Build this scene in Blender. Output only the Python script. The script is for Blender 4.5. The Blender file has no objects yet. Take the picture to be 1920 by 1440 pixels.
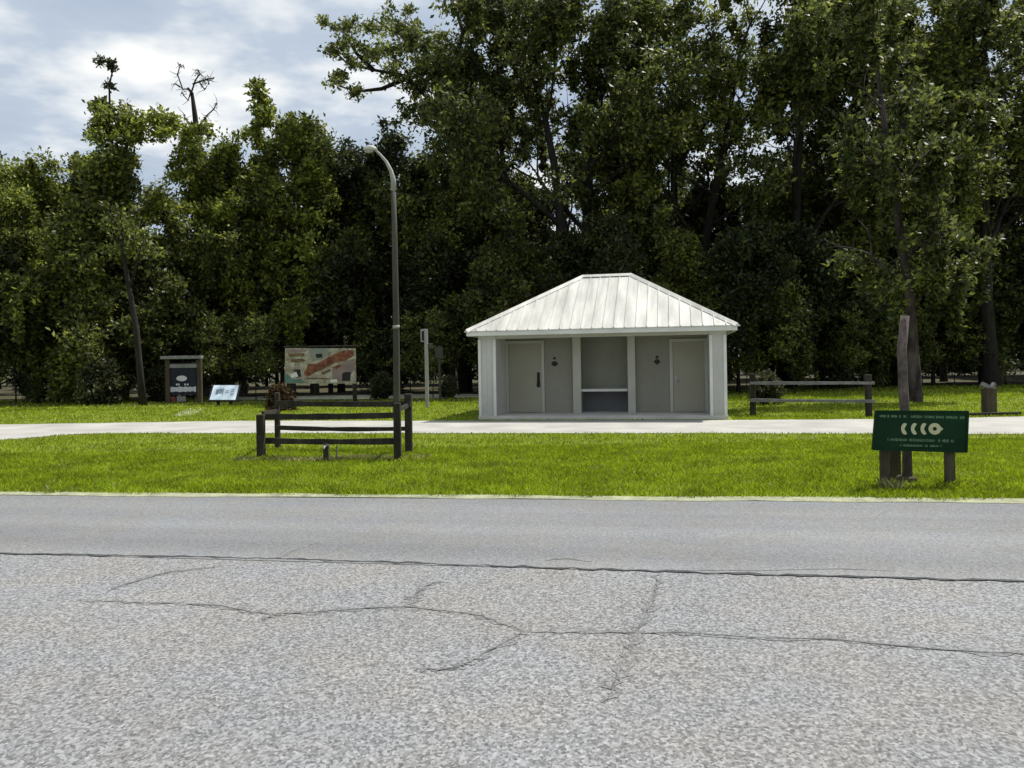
import bpy, bmesh, math, random
import numpy as np
from mathutils import Vector, Matrix, Quaternion
R = math.radians
sc = bpy.context.scene
col = sc.collection

# ------------------------------------------------------------------ camera
F, CX, HY, CAMH, ROLL = 1500.0, 960.0, 680.0, 1.6, R(0.9)
cd = bpy.data.cameras.new('camera'); cam = bpy.data.objects.new('camera', cd); col.objects.link(cam)
cd.sensor_width = 36.0; cd.lens = 36.0 * F / 1920.0
cd.shift_y = -(720 - HY) / 1920.0
cd.clip_end = 3000
cam.matrix_world = Matrix.Translation((0, 0, CAMH)) @ Matrix.Rotation(R(90), 4, 'X') @ Matrix.Rotation(-ROLL, 4, 'Z')
sc.camera = cam
cr, sr = math.cos(ROLL), math.sin(ROLL)

# ------------------------------------------------------------------ sun, sky, exposure
SUN_EL, SUN_AZ = R(60), R(56)
tosun = Vector((math.sin(SUN_AZ) * math.cos(SUN_EL), math.cos(SUN_AZ) * math.cos(SUN_EL), math.sin(SUN_EL)))
sd = bpy.data.lights.new('sun', 'SUN'); sd.energy = 4.6; sd.angle = R(0.5); sd.color = (1.0, 0.955, 0.88)
so = bpy.data.objects.new('sun', sd); col.objects.link(so); so.location = (0, 0, 60)
so.rotation_euler = (-tosun).to_track_quat('-Z', 'Y').to_euler()
w = bpy.data.worlds.new('World'); sc.world = w; w.use_nodes = True
nt = w.node_tree; nt.nodes.clear()
def N(t, **kw):
    n = nt.nodes.new(t)
    for k, v in kw.items(): setattr(n, k, v)
    return n
L = lambda a, b: nt.links.new(a, b)
sky = N('ShaderNodeTexSky', sky_type='NISHITA', sun_disc=False, sun_elevation=SUN_EL, sun_rotation=SUN_AZ)
tc = N('ShaderNodeTexCoord'); sp = N('ShaderNodeSeparateXYZ'); L(tc.outputs['Generated'], sp.inputs[0])
ad = N('ShaderNodeMath', operation='ADD'); L(sp.outputs[2], ad.inputs[0]); ad.inputs[1].default_value = 0.12
dv = N('ShaderNodeVectorMath', operation='DIVIDE'); L(tc.outputs['Generated'], dv.inputs[0])
cb = N('ShaderNodeCombineXYZ'); L(ad.outputs[0], cb.inputs[0]); L(ad.outputs[0], cb.inputs[1]); cb.inputs[2].default_value = 1.0
L(cb.outputs[0], dv.inputs[1])
mp = N('ShaderNodeMapping'); L(dv.outputs[0], mp.inputs[0]); mp.inputs['Location'].default_value = (5.65, 0.2, 0)
nz = N('ShaderNodeTexNoise'); nz.inputs['Scale'].default_value = 1.7; nz.inputs['Detail'].default_value = 5; nz.inputs['Roughness'].default_value = 0.55
L(mp.outputs[0], nz.inputs['Vector'])
rp = N('ShaderNodeValToRGB'); L(nz.outputs['Fac'], rp.inputs[0])
rp.color_ramp.elements[0].position = 0.36; rp.color_ramp.elements[0].color = (3.9, 4.6, 5.7, 1)
rp.color_ramp.elements[1].position = 0.65; rp.color_ramp.elements[1].color = (9.3, 9.3, 9.0, 1)
e = rp.color_ramp.elements.new(0.51); e.color = (4.7, 5.4, 6.3, 1)
mx = N('ShaderNodeMix', data_type='RGBA'); mx.inputs[0].default_value = 0.90
L(sky.outputs[0], mx.inputs[6]); L(rp.outputs[0], mx.inputs[7])
bg = N('ShaderNodeBackground'); bg.inputs[1].default_value = 0.09; L(mx.outputs[2], bg.inputs[0])
wo = N('ShaderNodeOutputWorld'); L(bg.outputs[0], wo.inputs[0])
vs = sc.view_settings; vs.view_transform = 'Standard'; vs.look = 'None'; vs.exposure = 0.4; vs.gamma = 1.0; vs.use_curve_mapping = False
sc.cycles.max_bounces = 6; sc.cycles.transparent_max_bounces = 4

# ------------------------------------------------------------------ photo measurements -> world points
def ray(px, py):
    dx, dy = px - CX, py - HY
    return dx * cr - dy * sr, dx * sr + dy * cr
def at(px, py, Y):
    u, v = ray(px, py); return Vector((u / F * Y, Y, CAMH - v / F * Y))
def gnd(px, py):
    u, v = ray(px, py); Y = CAMH * F / v; return Vector((u / F * Y, Y, 0.0))
def on_line(px, Y):
    "ground point below column px at depth Y"
    return Vector(((px - CX) / F * Y - (CAMH / Y * F) * sr / F * Y, Y, 0.0))
def zat(px, py, Y): return at(px, py, Y).z

# ------------------------------------------------------------------ materials
def mat(name, c, rough=0.8, var=0.25, scale=4.0, fine=0.0, fscale=60.0, bump=0.0, metal=0.0, stretch=None, c2=None, spec=0.3):
    m = bpy.data.materials.new(name); m.use_nodes = True
    t = m.node_tree; b = t.nodes['Principled BSDF']
    b.inputs['Roughness'].default_value = rough; b.inputs['Metallic'].default_value = metal
    b.inputs['Specular IOR Level'].default_value = spec
    co = t.nodes.new('ShaderNodeTexCoord'); vec = co.outputs['Object']
    if stretch:
        mpn = t.nodes.new('ShaderNodeMapping'); mpn.inputs['Scale'].default_value = stretch
        t.links.new(vec, mpn.inputs[0]); vec = mpn.outputs[0]
    n = t.nodes.new('ShaderNodeTexNoise'); n.inputs['Scale'].default_value = scale; n.inputs['Detail'].default_value = 5
    t.links.new(vec, n.inputs['Vector'])
    r = t.nodes.new('ShaderNodeValToRGB'); t.links.new(n.outputs['Fac'], r.inputs[0])
    lo = [x * (1 - var) for x in c]; hi = [min(1, x * (1 + var)) for x in (c2 or c)]
    r.color_ramp.elements[0].position = 0.32; r.color_ramp.elements[0].color = (*lo, 1)
    r.color_ramp.elements[1].position = 0.68; r.color_ramp.elements[1].color = (*hi, 1)
    out = r.outputs[0]
    if fine > 0:
        n2 = t.nodes.new('ShaderNodeTexNoise'); n2.inputs['Scale'].default_value = fscale; n2.inputs['Detail'].default_value = 2
        t.links.new(vec, n2.inputs['Vector'])
        mr = t.nodes.new('ShaderNodeMapRange'); mr.inputs[1].default_value = 0.3; mr.inputs[2].default_value = 0.7
        mr.inputs[3].default_value = 1 - fine; mr.inputs[4].default_value = 1 + fine
        t.links.new(n2.outputs['Fac'], mr.inputs[0])
        ml = t.nodes.new('ShaderNodeVectorMath'); ml.operation = 'SCALE'
        t.links.new(out, ml.inputs[0]); t.links.new(mr.outputs[0], ml.inputs['Scale']); out = ml.outputs[0]
    t.links.new(out, b.inputs['Base Color'])
    if bump > 0:
        bp = t.nodes.new('ShaderNodeBump'); bp.inputs['Strength'].default_value = bump; bp.inputs['Distance'].default_value = 0.02
        t.links.new(n.outputs['Fac'], bp.inputs['Height']); t.links.new(bp.outputs[0], b.inputs['Normal'])
    return m

def asphalt(name, base, grain, gscale, contrast, streak=0.0, rot=-9.3):
    m = bpy.data.materials.new(name); m.use_nodes = True
    t = m.node_tree; b = t.nodes['Principled BSDF']; b.inputs['Roughness'].default_value = 0.85; b.inputs['Specular IOR Level'].default_value = 0.25
    co = t.nodes.new('ShaderNodeTexCoord')
    def noise(sc_, det, vec=co.outputs['Object']):
        n = t.nodes.new('ShaderNodeTexNoise'); n.inputs['Scale'].default_value = sc_; n.inputs['Detail'].default_value = det
        t.links.new(vec, n.inputs['Vector']); return n.outputs['Fac']
    def rng(s, a, c_, lo=0.3, hi=0.7):
        r = t.nodes.new('ShaderNodeMapRange'); r.inputs[1].default_value = lo; r.inputs[2].default_value = hi
        r.inputs[3].default_value = a; r.inputs[4].default_value = c_; t.links.new(s, r.inputs[0]); return r.outputs[0]
    def mul(a, c_):
        r = t.nodes.new('ShaderNodeMath'); r.operation = 'MULTIPLY'; t.links.new(a, r.inputs[0]); t.links.new(c_, r.inputs[1]); return r.outputs[0]
    v = t.nodes.new('ShaderNodeTexVoronoi'); v.inputs['Scale'].default_value = gscale
    vm = t.nodes.new('ShaderNodeMapping'); vm.inputs['Scale'].default_value = (1.0, 0.78, 1.0)
    t.links.new(co.outputs['Object'], vm.inputs[0]); t.links.new(vm.outputs[0], v.inputs['Vector'])
    sp_ = t.nodes.new('ShaderNodeSeparateColor'); t.links.new(v.outputs['Color'], sp_.inputs[0])
    g1 = rng(sp_.outputs[0], 1 - contrast, 1 + contrast, 0, 1)
    g2 = rng(noise(gscale * 0.42, 3), 1 - grain, 1 + grain)
    big = rng(noise(0.45, 5), 0.93, 1.07)
    f = mul(mul(g1, g2), big)
    if streak:
        mpn = t.nodes.new('ShaderNodeMapping'); mpn.vector_type = 'TEXTURE'
        mpn.inputs['Rotation'].default_value = (0, 0, R(rot)); mpn.inputs['Scale'].default_value = (40, 0.8, 1)
        t.links.new(co.outputs['Object'], mpn.inputs[0])
        f = mul(f, rng(noise(1.0, 4, mpn.outputs[0]), 1 - streak, 1 + streak))
    tint = t.nodes.new('ShaderNodeMix'); tint.data_type = 'RGBA'
    tint.inputs[6].default_value = (base[0] * 0.985, base[1], base[2] * 1.02, 1); tint.inputs[7].default_value = (base[0] * 1.02, base[1] * 1.005, base[2] * 0.97, 1)
    t.links.new(rng(noise(1.3, 3), 0, 1, 0.4, 0.6), tint.inputs[0])
    s = t.nodes.new('ShaderNodeVectorMath'); s.operation = 'SCALE'; t.links.new(tint.outputs[2], s.inputs[0]); t.links.new(f, s.inputs['Scale'])
    t.links.new(s.outputs[0], b.inputs['Base Color'])
    bp = t.nodes.new('ShaderNodeBump'); bp.inputs['Strength'].default_value = 0.35; bp.inputs['Distance'].default_value = 0.006
    t.links.new(sp_.outputs[1], bp.inputs['Height']); t.links.new(bp.outputs[0], b.inputs['Normal'])
    return m

def leafmat(name, c, var=0.78, hue=0.5, trans=0.46, warm=(1.5, 1.25, 0.8), amp=.52):
    m = bpy.data.materials.new(name); m.use_nodes = True
    t = m.node_tree; t.nodes.clear()
    g = t.nodes.new('ShaderNodeNewGeometry')
    ri = g.outputs['Random Per Island']
    cr_ = t.nodes.new('ShaderNodeValToRGB'); t.links.new(ri, cr_.inputs[0])
    els = cr_.color_ramp.elements
    els[0].position = 0; els[0].color = (*[x * (1 - var) for x in c], 1)
    els[1].position = 1; els[1].color = (*[x * (1 + var) * k for x, k in zip(c, warm)], 1)
    e_ = els.new(0.55); e_.color = (*c, 1)
    co = t.nodes.new('ShaderNodeTexCoord'); n = t.nodes.new('ShaderNodeTexNoise'); n.inputs['Scale'].default_value = hue; n.inputs['Detail'].default_value = 3
    t.links.new(co.outputs['Object'], n.inputs['Vector'])
    mr = t.nodes.new('ShaderNodeMapRange'); mr.inputs[1].default_value = 0.3; mr.inputs[2].default_value = 0.7; mr.inputs[3].default_value = 1 - amp; mr.inputs[4].default_value = 1 + amp
    t.links.new(n.outputs['Fac'], mr.inputs[0])
    s = t.nodes.new('ShaderNodeVectorMath'); s.operation = 'SCALE'; t.links.new(cr_.outputs[0], s.inputs[0]); t.links.new(mr.outputs[0], s.inputs['Scale'])
    d = t.nodes.new('ShaderNodeBsdfPrincipled'); d.inputs['Roughness'].default_value = 0.5; d.inputs['Specular IOR Level'].default_value = 0.35
    tr = t.nodes.new('ShaderNodeBsdfTranslucent'); mx_ = t.nodes.new('ShaderNodeMixShader'); mx_.inputs[0].default_value = trans
    t.links.new(s.outputs[0], d.inputs['Base Color']); t.links.new(s.outputs[0], tr.inputs[0])
    t.links.new(d.outputs[0], mx_.inputs[1]); t.links.new(tr.outputs[0], mx_.inputs[2])
    o = t.nodes.new('ShaderNodeOutputMaterial'); t.links.new(mx_.outputs[0], o.inputs[0])
    return m

M = dict(
    near=asphalt('coarse_asphalt', (0.193, 0.193, 0.195), 0.24, 84, 0.50),
    far=asphalt('smooth_asphalt', (0.172, 0.176, 0.180), 0.16, 90, 0.26, streak=0.14),
    worn=asphalt('worn_asphalt', (0.164, 0.164, 0.166), 0.26, 88, 0.46),
    crack=mat('crack_filler', (0.138, 0.138, 0.139), 0.95, 0.45, 6, 0.5, 70),
    seam=mat('seam_tar', (0.05, 0.052, 0.055), 0.95, 0.4, 8, 0.4, 40),
    edge=mat('sandy_edge', (0.27, 0.28, 0.18), 0.95, 0.25, 5, 0.3, 60),
    path=mat('pale_path', (0.345, 0.335, 0.31), 0.9, 0.16, 0.9, 0.14, 30),
    soil=mat('lawn_ground', (0.135, 0.175, 0.014), 0.95, 0.2, 1.4, 0.4, 25, c2=(0.15, 0.18, 0.018)),
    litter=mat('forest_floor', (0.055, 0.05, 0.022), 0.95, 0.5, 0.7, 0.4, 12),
    trail=mat('sandy_trail_sun_tint', (0.44, 0.45, 0.31), 0.95, 0.25, 0.8, 0.2, 12),  # paled to stand in for sunlight, as the trees shade this strip
    concrete=mat('concrete', (0.52, 0.50, 0.47), 0.9, 0.12, 2.0, 0.08, 40),
    roof=mat('white_roof_metal', (0.50, 0.49, 0.45), 0.5, 0.22, 2.6, 0.04, 20, stretch=(1.6, .22, .22), spec=0.4),
    trim=mat('white_trim', (0.62, 0.62, 0.58), 0.6, 0.08, 2.0),
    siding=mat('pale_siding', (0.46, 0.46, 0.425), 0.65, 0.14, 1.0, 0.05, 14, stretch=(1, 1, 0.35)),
    porchwall_shaded=mat('porch_wall', (0.255, 0.25, 0.205), 0.75, 0.09, 1.0, 0.04, 14, stretch=(1, 1, 0.4)),  # kept darker than the siding: the porch's deep shade is in this colour
    frame=mat('pale_frame', (0.42, 0.42, 0.36), 0.65, 0.08, 2.0),
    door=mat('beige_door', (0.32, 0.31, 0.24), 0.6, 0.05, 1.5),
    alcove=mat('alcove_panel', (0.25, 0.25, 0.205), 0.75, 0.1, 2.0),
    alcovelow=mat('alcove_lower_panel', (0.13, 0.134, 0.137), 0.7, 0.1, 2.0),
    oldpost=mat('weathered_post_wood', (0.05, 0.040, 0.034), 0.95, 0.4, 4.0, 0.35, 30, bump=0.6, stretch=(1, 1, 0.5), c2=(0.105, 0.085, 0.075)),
    black=mat('black_metal', (0.012, 0.012, 0.012), 0.5, 0.2, 5),
    steel=mat('grey_metal', (0.32, 0.32, 0.32), 0.5, 0.15, 6, metal=0.4),
    lamppole=mat('weathered_concrete_pole', (0.062, 0.060, 0.050), 0.85, 0.25, 2.5, 0.1, 30, stretch=(1, 1, 0.15)),
    lampwhite=mat('lamp_housing', (0.6, 0.6, 0.58), 0.4, 0.05, 5),
    palepost=mat('pale_post', (0.30, 0.30, 0.28), 0.7, 0.12, 4),
    wood=mat('dark_weathered_wood', (0.030, 0.026, 0.019), 0.9, 0.45, 5, 0.3, 40, bump=0.5, stretch=(1, 1, 0.25)),
    wood2=mat('brown_wood', (0.060, 0.050, 0.030), 0.9, 0.4, 4, 0.25, 40, bump=0.4, stretch=(1, 1, 0.25)),
    railgrey=mat('silver_grey_rail', (0.15, 0.15, 0.143), 0.85, 0.3, 4, 0.2, 30),
    board=mat('navy_board', (0.014, 0.015, 0.026), 0.6, 0.3, 3),
    white=mat('white_print', (0.62, 0.62, 0.62), 0.6, 0.12, 8),
    plankgrey=mat('grey_plank', (0.225, 0.232, 0.210), 0.85, 0.2, 4),
    blueprint=mat('pale_blue_print', (0.66, 0.78, 0.86), 0.5, 0.06, 3),
    greyprint=mat('grey_print', (0.20, 0.25, 0.29), 0.6, 0.35, 14),
    green=mat('dark_green_board', (0.003, 0.026, 0.008), 0.55, 0.25, 3, spec=0.15),
    cream=mat('cream_emblem', (0.480, 0.480, 0.288), 0.6, 0.06, 6),
    greentext=mat('faded_green_print', (0.09, 0.16, 0.085), 0.7, 0.3, 12),
    mapbase=mat('map_sand', (0.25, 0.205, 0.135), 0.7, 0.22, 4.5, 0.25, 14, c2=(0.36, 0.34, 0.28)),
    mapred=mat('map_red', (0.11, 0.026, 0.016), 0.7, 0.4, 7, c2=(0.19, 0.075, 0.040)),
    mapbrown=mat('map_brown', (0.135, 0.090, 0.045), 0.7, 0.4, 5),
    mapgrey=mat('map_grey', (0.225, 0.240, 0.210), 0.7, 0.12, 3),
    mapteal=mat('map_teal', (0.110, 0.190, 0.160), 0.7, 0.2, 3),
    mappink=mat('map_pink', (0.240, 0.180, 0.170), 0.7, 0.2, 3),
    bark=mat('grey_bark', (0.075, 0.066, 0.055), 0.95, 0.45, 6, 0.3, 30, bump=0.8, stretch=(1, 1, 0.3)),
    darkbark=mat('dark_bark', (0.020, 0.017, 0.014), 0.95, 0.4, 6, 0.3, 30, bump=0.8, stretch=(1, 1, 0.3)),
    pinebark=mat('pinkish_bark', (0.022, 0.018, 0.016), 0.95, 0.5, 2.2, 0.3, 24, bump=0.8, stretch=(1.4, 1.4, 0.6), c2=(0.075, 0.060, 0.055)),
    oak=leafmat('oak_leaves', (0.086, 0.112, 0.034)),
    oak2=leafmat('olive_leaves', (0.114, 0.145, 0.038)),
    bright=leafmat('yellow_green_leaves', (0.145, 0.185, 0.036), trans=0.42),
    dark=leafmat('dark_evergreen_leaves', (0.038, 0.053, 0.021)),
    shrub=leafmat('shrub_leaves', (0.055, 0.068, 0.032)),
    rust=leafmat('rusty_leaves', (0.062, 0.042, 0.022)),
    blade=leafmat('grass_blades', (0.240, 0.325, 0.011), var=0.42, hue=1.6, trans=0.45, warm=(1.15, 1.05, 1.2), amp=.30),
    straw=leafmat('dry_grass_blades', (0.34, 0.34, 0.13), var=0.3, hue=0.8, trans=0.4, warm=(1.1, 1.05, 1.0)),
)

# ------------------------------------------------------------------ mesh builder
class MB:
    def __init__(s): s.v = []; s.f = []; s.m = []
    def add(s, vs, fs, m=0):
        o = len(s.v); s.v += [tuple(v) for v in vs]
        s.f += [tuple(o + i for i in f) for f in fs]; s.m += [m] * len(fs); return s
    def box(s, x0, x1, y0, y1, z0, z1, m=0, bev=0.0, xf=None):
        if bev > 0:
            bm = bmesh.new(); bmesh.ops.create_cube(bm, size=1)
            for v in bm.verts: v.co = Vector(((x0 + x1) / 2 + v.co.x * (x1 - x0), (y0 + y1) / 2 + v.co.y * (y1 - y0), (z0 + z1) / 2 + v.co.z * (z1 - z0)))
            bmesh.ops.bevel(bm, geom=bm.edges[:], offset=bev, segments=1, affect='EDGES')
            bm.verts.index_update()
            vs = [v.co.copy() for v in bm.verts]; fs = [[v.index for v in f.verts] for f in bm.faces]; bm.free()
        else:
            vs = [Vector(p) for p in [(x0, y0, z0), (x1, y0, z0), (x1, y1, z0), (x0, y1, z0), (x0, y0, z1), (x1, y0, z1), (x1, y1, z1), (x0, y1, z1)]]
            fs = [(0, 3, 2, 1), (4, 5, 6, 7), (0, 1, 5, 4), (1, 2, 6, 5), (2, 3, 7, 6), (3, 0, 4, 7)]
        if xf is not None: vs = [xf @ v for v in vs]
        return s.add(vs, fs, m)
    def poly(s, pts, th, axis='y', m=0):
        "flat plate: outline pts (a, b) at (x, z) extruded along y from 0 to -th (facing -y)"
        n = len(pts)
        vs = [Vector((a, th[0], b)) for a, b in pts] + [Vector((a, th[1], b)) for a, b in pts]
        fs = [tuple(range(n)), tuple(range(2 * n - 1, n - 1, -1))] + [(i, n + i, n + (i + 1) % n, (i + 1) % n) for i in range(n)]
        return s.add(vs, fs, m)
    def tube(s, pts, rad, n=8, m=0, cap=True):
        pts = [Vector(p) for p in pts]; o = len(s.v); k = len(pts)
        up = Vector((0.31, 0.87, 0.11))
        vs = []
        for i, p in enumerate(pts):
            d = (pts[min(i + 1, k - 1)] - pts[max(i - 1, 0)]).normalized()
            a = d.cross(up)
            if a.length < 1e-3: a = d.cross(Vector((1, 0, 0)))
            a.normalize(); b = d.cross(a)
            for j in range(n):
                t = 2 * math.pi * j / n
                vs.append(p + (a * math.cos(t) + b * math.sin(t)) * rad[i])
        fs = [(i * n + j, i * n + (j + 1) % n, (i + 1) * n + (j + 1) % n, (i + 1) * n + j) for i in range(k - 1) for j in range(n)]
        if cap: fs += [tuple(range(n - 1, -1, -1)), tuple((k - 1) * n + j for j in range(n))]
        return s.add(vs, fs, m)
    def beam(s, p0, p1, wd, ht, bow=0.0, jit=0.0, rng=None, m=0, seg=7):
        p0, p1 = Vector(p0), Vector(p1); d = (p1 - p0).normalized(); side = d.cross(Vector((0, 0, 1))).normalized(); up = side.cross(d)
        vs = []
        for i in range(seg + 1):
            t = i / seg; p = p0.lerp(p1, t) + up * (-bow * 4 * t * (1 - t))
            a = wd / 2 * (1 + (rng.uniform(-jit, jit) if rng else 0)); b = ht / 2 * (1 + (rng.uniform(-jit, jit) if rng else 0))
            vs += [p - side * a - up * b, p + side * a - up * b, p + side * a + up * b, p - side * a + up * b]
        fs = [(4 * i + j, 4 * i + (j + 1) % 4, 4 * i + 4 + (j + 1) % 4, 4 * i + 4 + j) for i in range(seg) for j in range(4)]
        fs += [(3, 2, 1, 0), tuple(4 * seg + j for j in range(4))]
        return s.add(vs, fs, m)
    def build(s, name, mats, parent=None, smooth=False):
        me = bpy.data.meshes.new(name); me.from_pydata(s.v, [], s.f)
        if not isinstance(mats, (list, tuple)): mats = [mats]
        for q in mats: me.materials.append(q)
        me.polygons.foreach_set('material_index', s.m)
        if smooth: me.polygons.foreach_set('use_smooth', [True] * len(s.f))
        me.update()
        bm = bmesh.new(); bm.from_mesh(me); bmesh.ops.recalc_face_normals(bm, faces=bm.faces[:]); bm.to_mesh(me); bm.free()
        o = bpy.data.objects.new(name, me); col.objects.link(o)
        if parent: o.parent = parent
        return o
def tag(o, label, cat=None, group=None, kind=None):
    o['label'] = label
    if cat: o['category'] = cat
    if group: o['group'] = group
    if kind: o['kind'] = kind
    return o
def thing(name, label, cat, loc=(0, 0, 0), rz=0.0, group=None):
    o = bpy.data.objects.new(name, None); col.objects.link(o); o.location = loc; o.rotation_euler = (0, 0, rz)
    o.empty_display_size = 0.3
    return tag(o, label, cat, group)

# ------------------------------------------------------------------ setting
def sheet(name, pts, z, m, label, cat):
    mb = MB(); mb.add([(p[0], p[1], z) for p in pts], [tuple(range(len(pts)))])
    o = mb.build(name, m); return tag(o, label, cat, kind='structure')
def extend(a, b, ea, eb):
    a, b = Vector(a), Vector(b); d = (b - a).normalized(); return a - d * ea, b + d * eb

base = MB(); base.add([(-600, -200, -0.03), (600, -200, -0.03), (600, 900, -0.03), (-600, 900, -0.03)], [(0, 1, 2, 3)])
tag(base.build('ground', M['soil']), 'green grassy ground around the lot and building', 'ground', kind='structure')
# lawn edge / road
E0, E1 = gnd(0, 929), gnd(1920, 944)
S0, S1 = gnd(0, 1038), gnd(1920, 1091)
e0, e1 = extend(E0, E1, 60, 60); s0, s1 = extend(S0, S1, 60, 60)
edir = (E1 - E0).normalized(); enor = Vector((-edir.y, edir.x, 0))
def jitter_line(a, b, n, amp, seed):
    rr = random.Random(seed); d = (b - a); nn = Vector((-d.y, d.x, 0)).normalized()
    return [a + d * (i / n) + nn * rr.uniform(-amp, amp) for i in range(n + 1)]
# near asphalt with cracks
mb = MB(); mb.add([(-75, -40, 0.0), (75, -40, 0.0), (s1.x, s1.y, 0), (s0.x, s0.y, 0)], [(0, 1, 2, 3)])
def strip(mb, pix, wid, z, m, seed, taper=True, sub=5, jit=0.35):
    rr = random.Random(seed); pts = [gnd(*p) for p in pix]; fine = []
    for a, b in zip(pts[:-1], pts[1:]):
        for k in range(sub): fine.append(a.lerp(b, k / sub))
    fine.append(pts[-1]); n = len(fine); vs = []
    for i, p in enumerate(fine):
        d = (fine[min(i + 1, n - 1)] - fine[max(i - 1, 0)]).normalized(); nn = Vector((-d.y, d.x, 0))
        wd = wid * (1.0 if taper else 1) * rr.uniform(1 - jit * 1.6, 1 + jit) * (min(1, 4 * min(i, n - 1 - i) / n + 0.15) if taper else 1)
        c = p + nn * rr.uniform(-1, 1) * wid * 0.5
        vs += [Vector((*(c + nn * wd / 2).xy, z)), Vector((*(c - nn * wd / 2).xy, z))]
    mb.add(vs, [(2 * i, 2 * i + 1, 2 * i + 3, 2 * i + 2) for i in range(n - 1)], m)
for i, (wd, pix) in enumerate([
    (0.022, [(195, 1112), (225, 1100), (255, 1090), (320, 1072), (410, 1062)]),
    (0.024, [(150, 1124), (240, 1130), (330, 1132), (415, 1137), (470, 1148), (520, 1152), (580, 1149), (650, 1144), (710, 1140), (770, 1139), (850, 1147), (905, 1156), (945, 1172), (990, 1187)]),
    (0.022, [(990, 1186), (1090, 1186), (1190, 1187), (1280, 1187), (1410, 1195), (1560, 1199), (1660, 1210), (1810, 1222), (1925, 1226), (2100, 1232)]),
    (0.024, [(770, 1139), (774, 1126), (780, 1115), (800, 1098), (828, 1090)]),
    (0.024, [(985, 1186), (960, 1198), (905, 1228), (875, 1245), (855, 1253), (820, 1257), (780, 1254)]),
    (0.024, [(1233, 1078), (1232, 1095), (1225, 1125), (1210, 1155), (1193, 1188), (1175, 1230), (1160, 1260), (1148, 1290), (1140, 1318)]),
    (0.016, [(520, 1153), (490, 1163)]),
]):
    strip(mb, pix, wd * 3.0, 0.002 + .0003 * i, 2, 140 + i, jit=.5)
    strip(mb, pix, wd * .66, 0.0048 + .0003 * i, 1, 40 + i)
tag(mb.build('parking_lot', [M['near'], M['crack'], M['worn']]), 'coarse pale grey cracked asphalt in the foreground', 'asphalt', kind='structure')
mb = MB(); mb.add([(s0.x, s0.y, 0.004), (s1.x, s1.y, 0.004), (e1.x, e1.y, 0.004), (e0.x, e0.y, 0.004)], [(0, 1, 2, 3)])
strip(mb, [(-900, 1007), (0, 1038), (250, 1043), (500, 1048), (730, 1055), (960, 1063), (1230, 1072), (1500, 1080), (1920, 1091), (2900, 1120)], 0.045, 0.0065, 1, 7, taper=False, sub=14, jit=0.45)
strip(mb, [(520, 1049), (545, 1036), (572, 1026), (600, 1018)], 0.028, 0.0065, 2, 8)
strip(mb, [(1020, 1052), (1060, 1048), (1110, 1055)], 0.03, 0.0065, 2, 18)
strip(mb, [(1230, 1070), (1420, 1071), (1580, 1068), (1680, 1072)], 0.018, 0.0065, 2, 28)
tag(mb.build('road', [M['far'], M['seam'], M['crack']]), 'smoother grey asphalt lane beyond the dark seam', 'road', kind='structure')
# pale sandy edge of the lawn
a = jitter_line(e0, e1, 240, 0.05, 1); b = jitter_line(e0 + enor * 0.13, e1 + enor * 0.13, 240, 0.05, 2)
mb = MB()
for i in range(240): mb.add([(*a[i].xy, 0.008), (*a[i + 1].xy, 0.008), (*b[i + 1].xy, 0.03), (*b[i].xy, 0.03)], [(0, 1, 2, 3)])
tag(mb.build('road_edge', M['edge']), 'thin pale sandy edge between lane and lawn', 'road edge', kind='structure')
# lawn (one raised sheet), path cut as a sheet above it
P_near = [(-500, 878), (-200, 848), (0, 828), (60, 823), (130, 817), (200, 815), (500, 815), (900, 815), (1300, 815), (1640, 816), (1920, 817)]
P_far = [(-500, 800), (0, 798), (200, 795), (450, 791), (700, 791), (900, 791), (1364, 790), (1640, 788), (1800, 786), (1920, 783)]
pn = [gnd(*p) for p in P_near]; pf = [gnd(*p) for p in P_far]
dn = (pn[-1] - pn[-3]).normalized(); pn.append(pn[-1] + dn * 40); pf.append(pf[-1] + dn * 40)
lawn_pts = [e0 + enor * 0.1, e1 + enor * 0.1, Vector((75, 34, 0)), Vector((-75, 44, 0))]
sheet('lawn', lawn_pts, 0.02, M['soil'], 'bright green lawn between lane, path and trees', 'lawn')
def wob(pts, seed, n=10, amp=0.05):
    rr = random.Random(seed); o = []
    for a_, b_ in zip(pts[:-1], pts[1:]):
        for k in range(n): q = a_.lerp(b_, k / n); o.append(Vector((q.x, q.y + rr.uniform(-amp, amp), 0)))
    o.append(pts[-1]); return o
sheet('path', wob(pn, 3) + list(reversed(wob(pf, 4))), 0.032, M['path'], 'pale paved path running past the white building', 'path')
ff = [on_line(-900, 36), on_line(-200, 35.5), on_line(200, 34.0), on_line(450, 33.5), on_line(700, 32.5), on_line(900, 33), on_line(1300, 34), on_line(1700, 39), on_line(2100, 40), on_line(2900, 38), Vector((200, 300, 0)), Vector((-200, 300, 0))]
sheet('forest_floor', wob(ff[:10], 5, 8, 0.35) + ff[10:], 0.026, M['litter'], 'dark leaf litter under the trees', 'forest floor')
tr = [on_line(430, 38.5), on_line(620, 37.2), on_line(800, 36.6), on_line(900, 36.4), on_line(910, 40.5), on_line(800, 41.5), on_line(600, 42), on_line(420, 42)]
sheet('trail', wob(tr, 6, 8, 0.12), 0.034, M['trail'], 'sandy trail with sunlight painted into its pale colour behind the map sign', 'trail')
ft = [gnd(318, 781), gnd(352, 783), gnd(384, 768), gnd(384, 764), gnd(360, 766)]
sheet('footpath', wob(ft + [ft[0]], 9, 4, .12)[:-1], 0.033, M['edge'], 'short sandy footpath leading to the kiosk', 'footpath')

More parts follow.
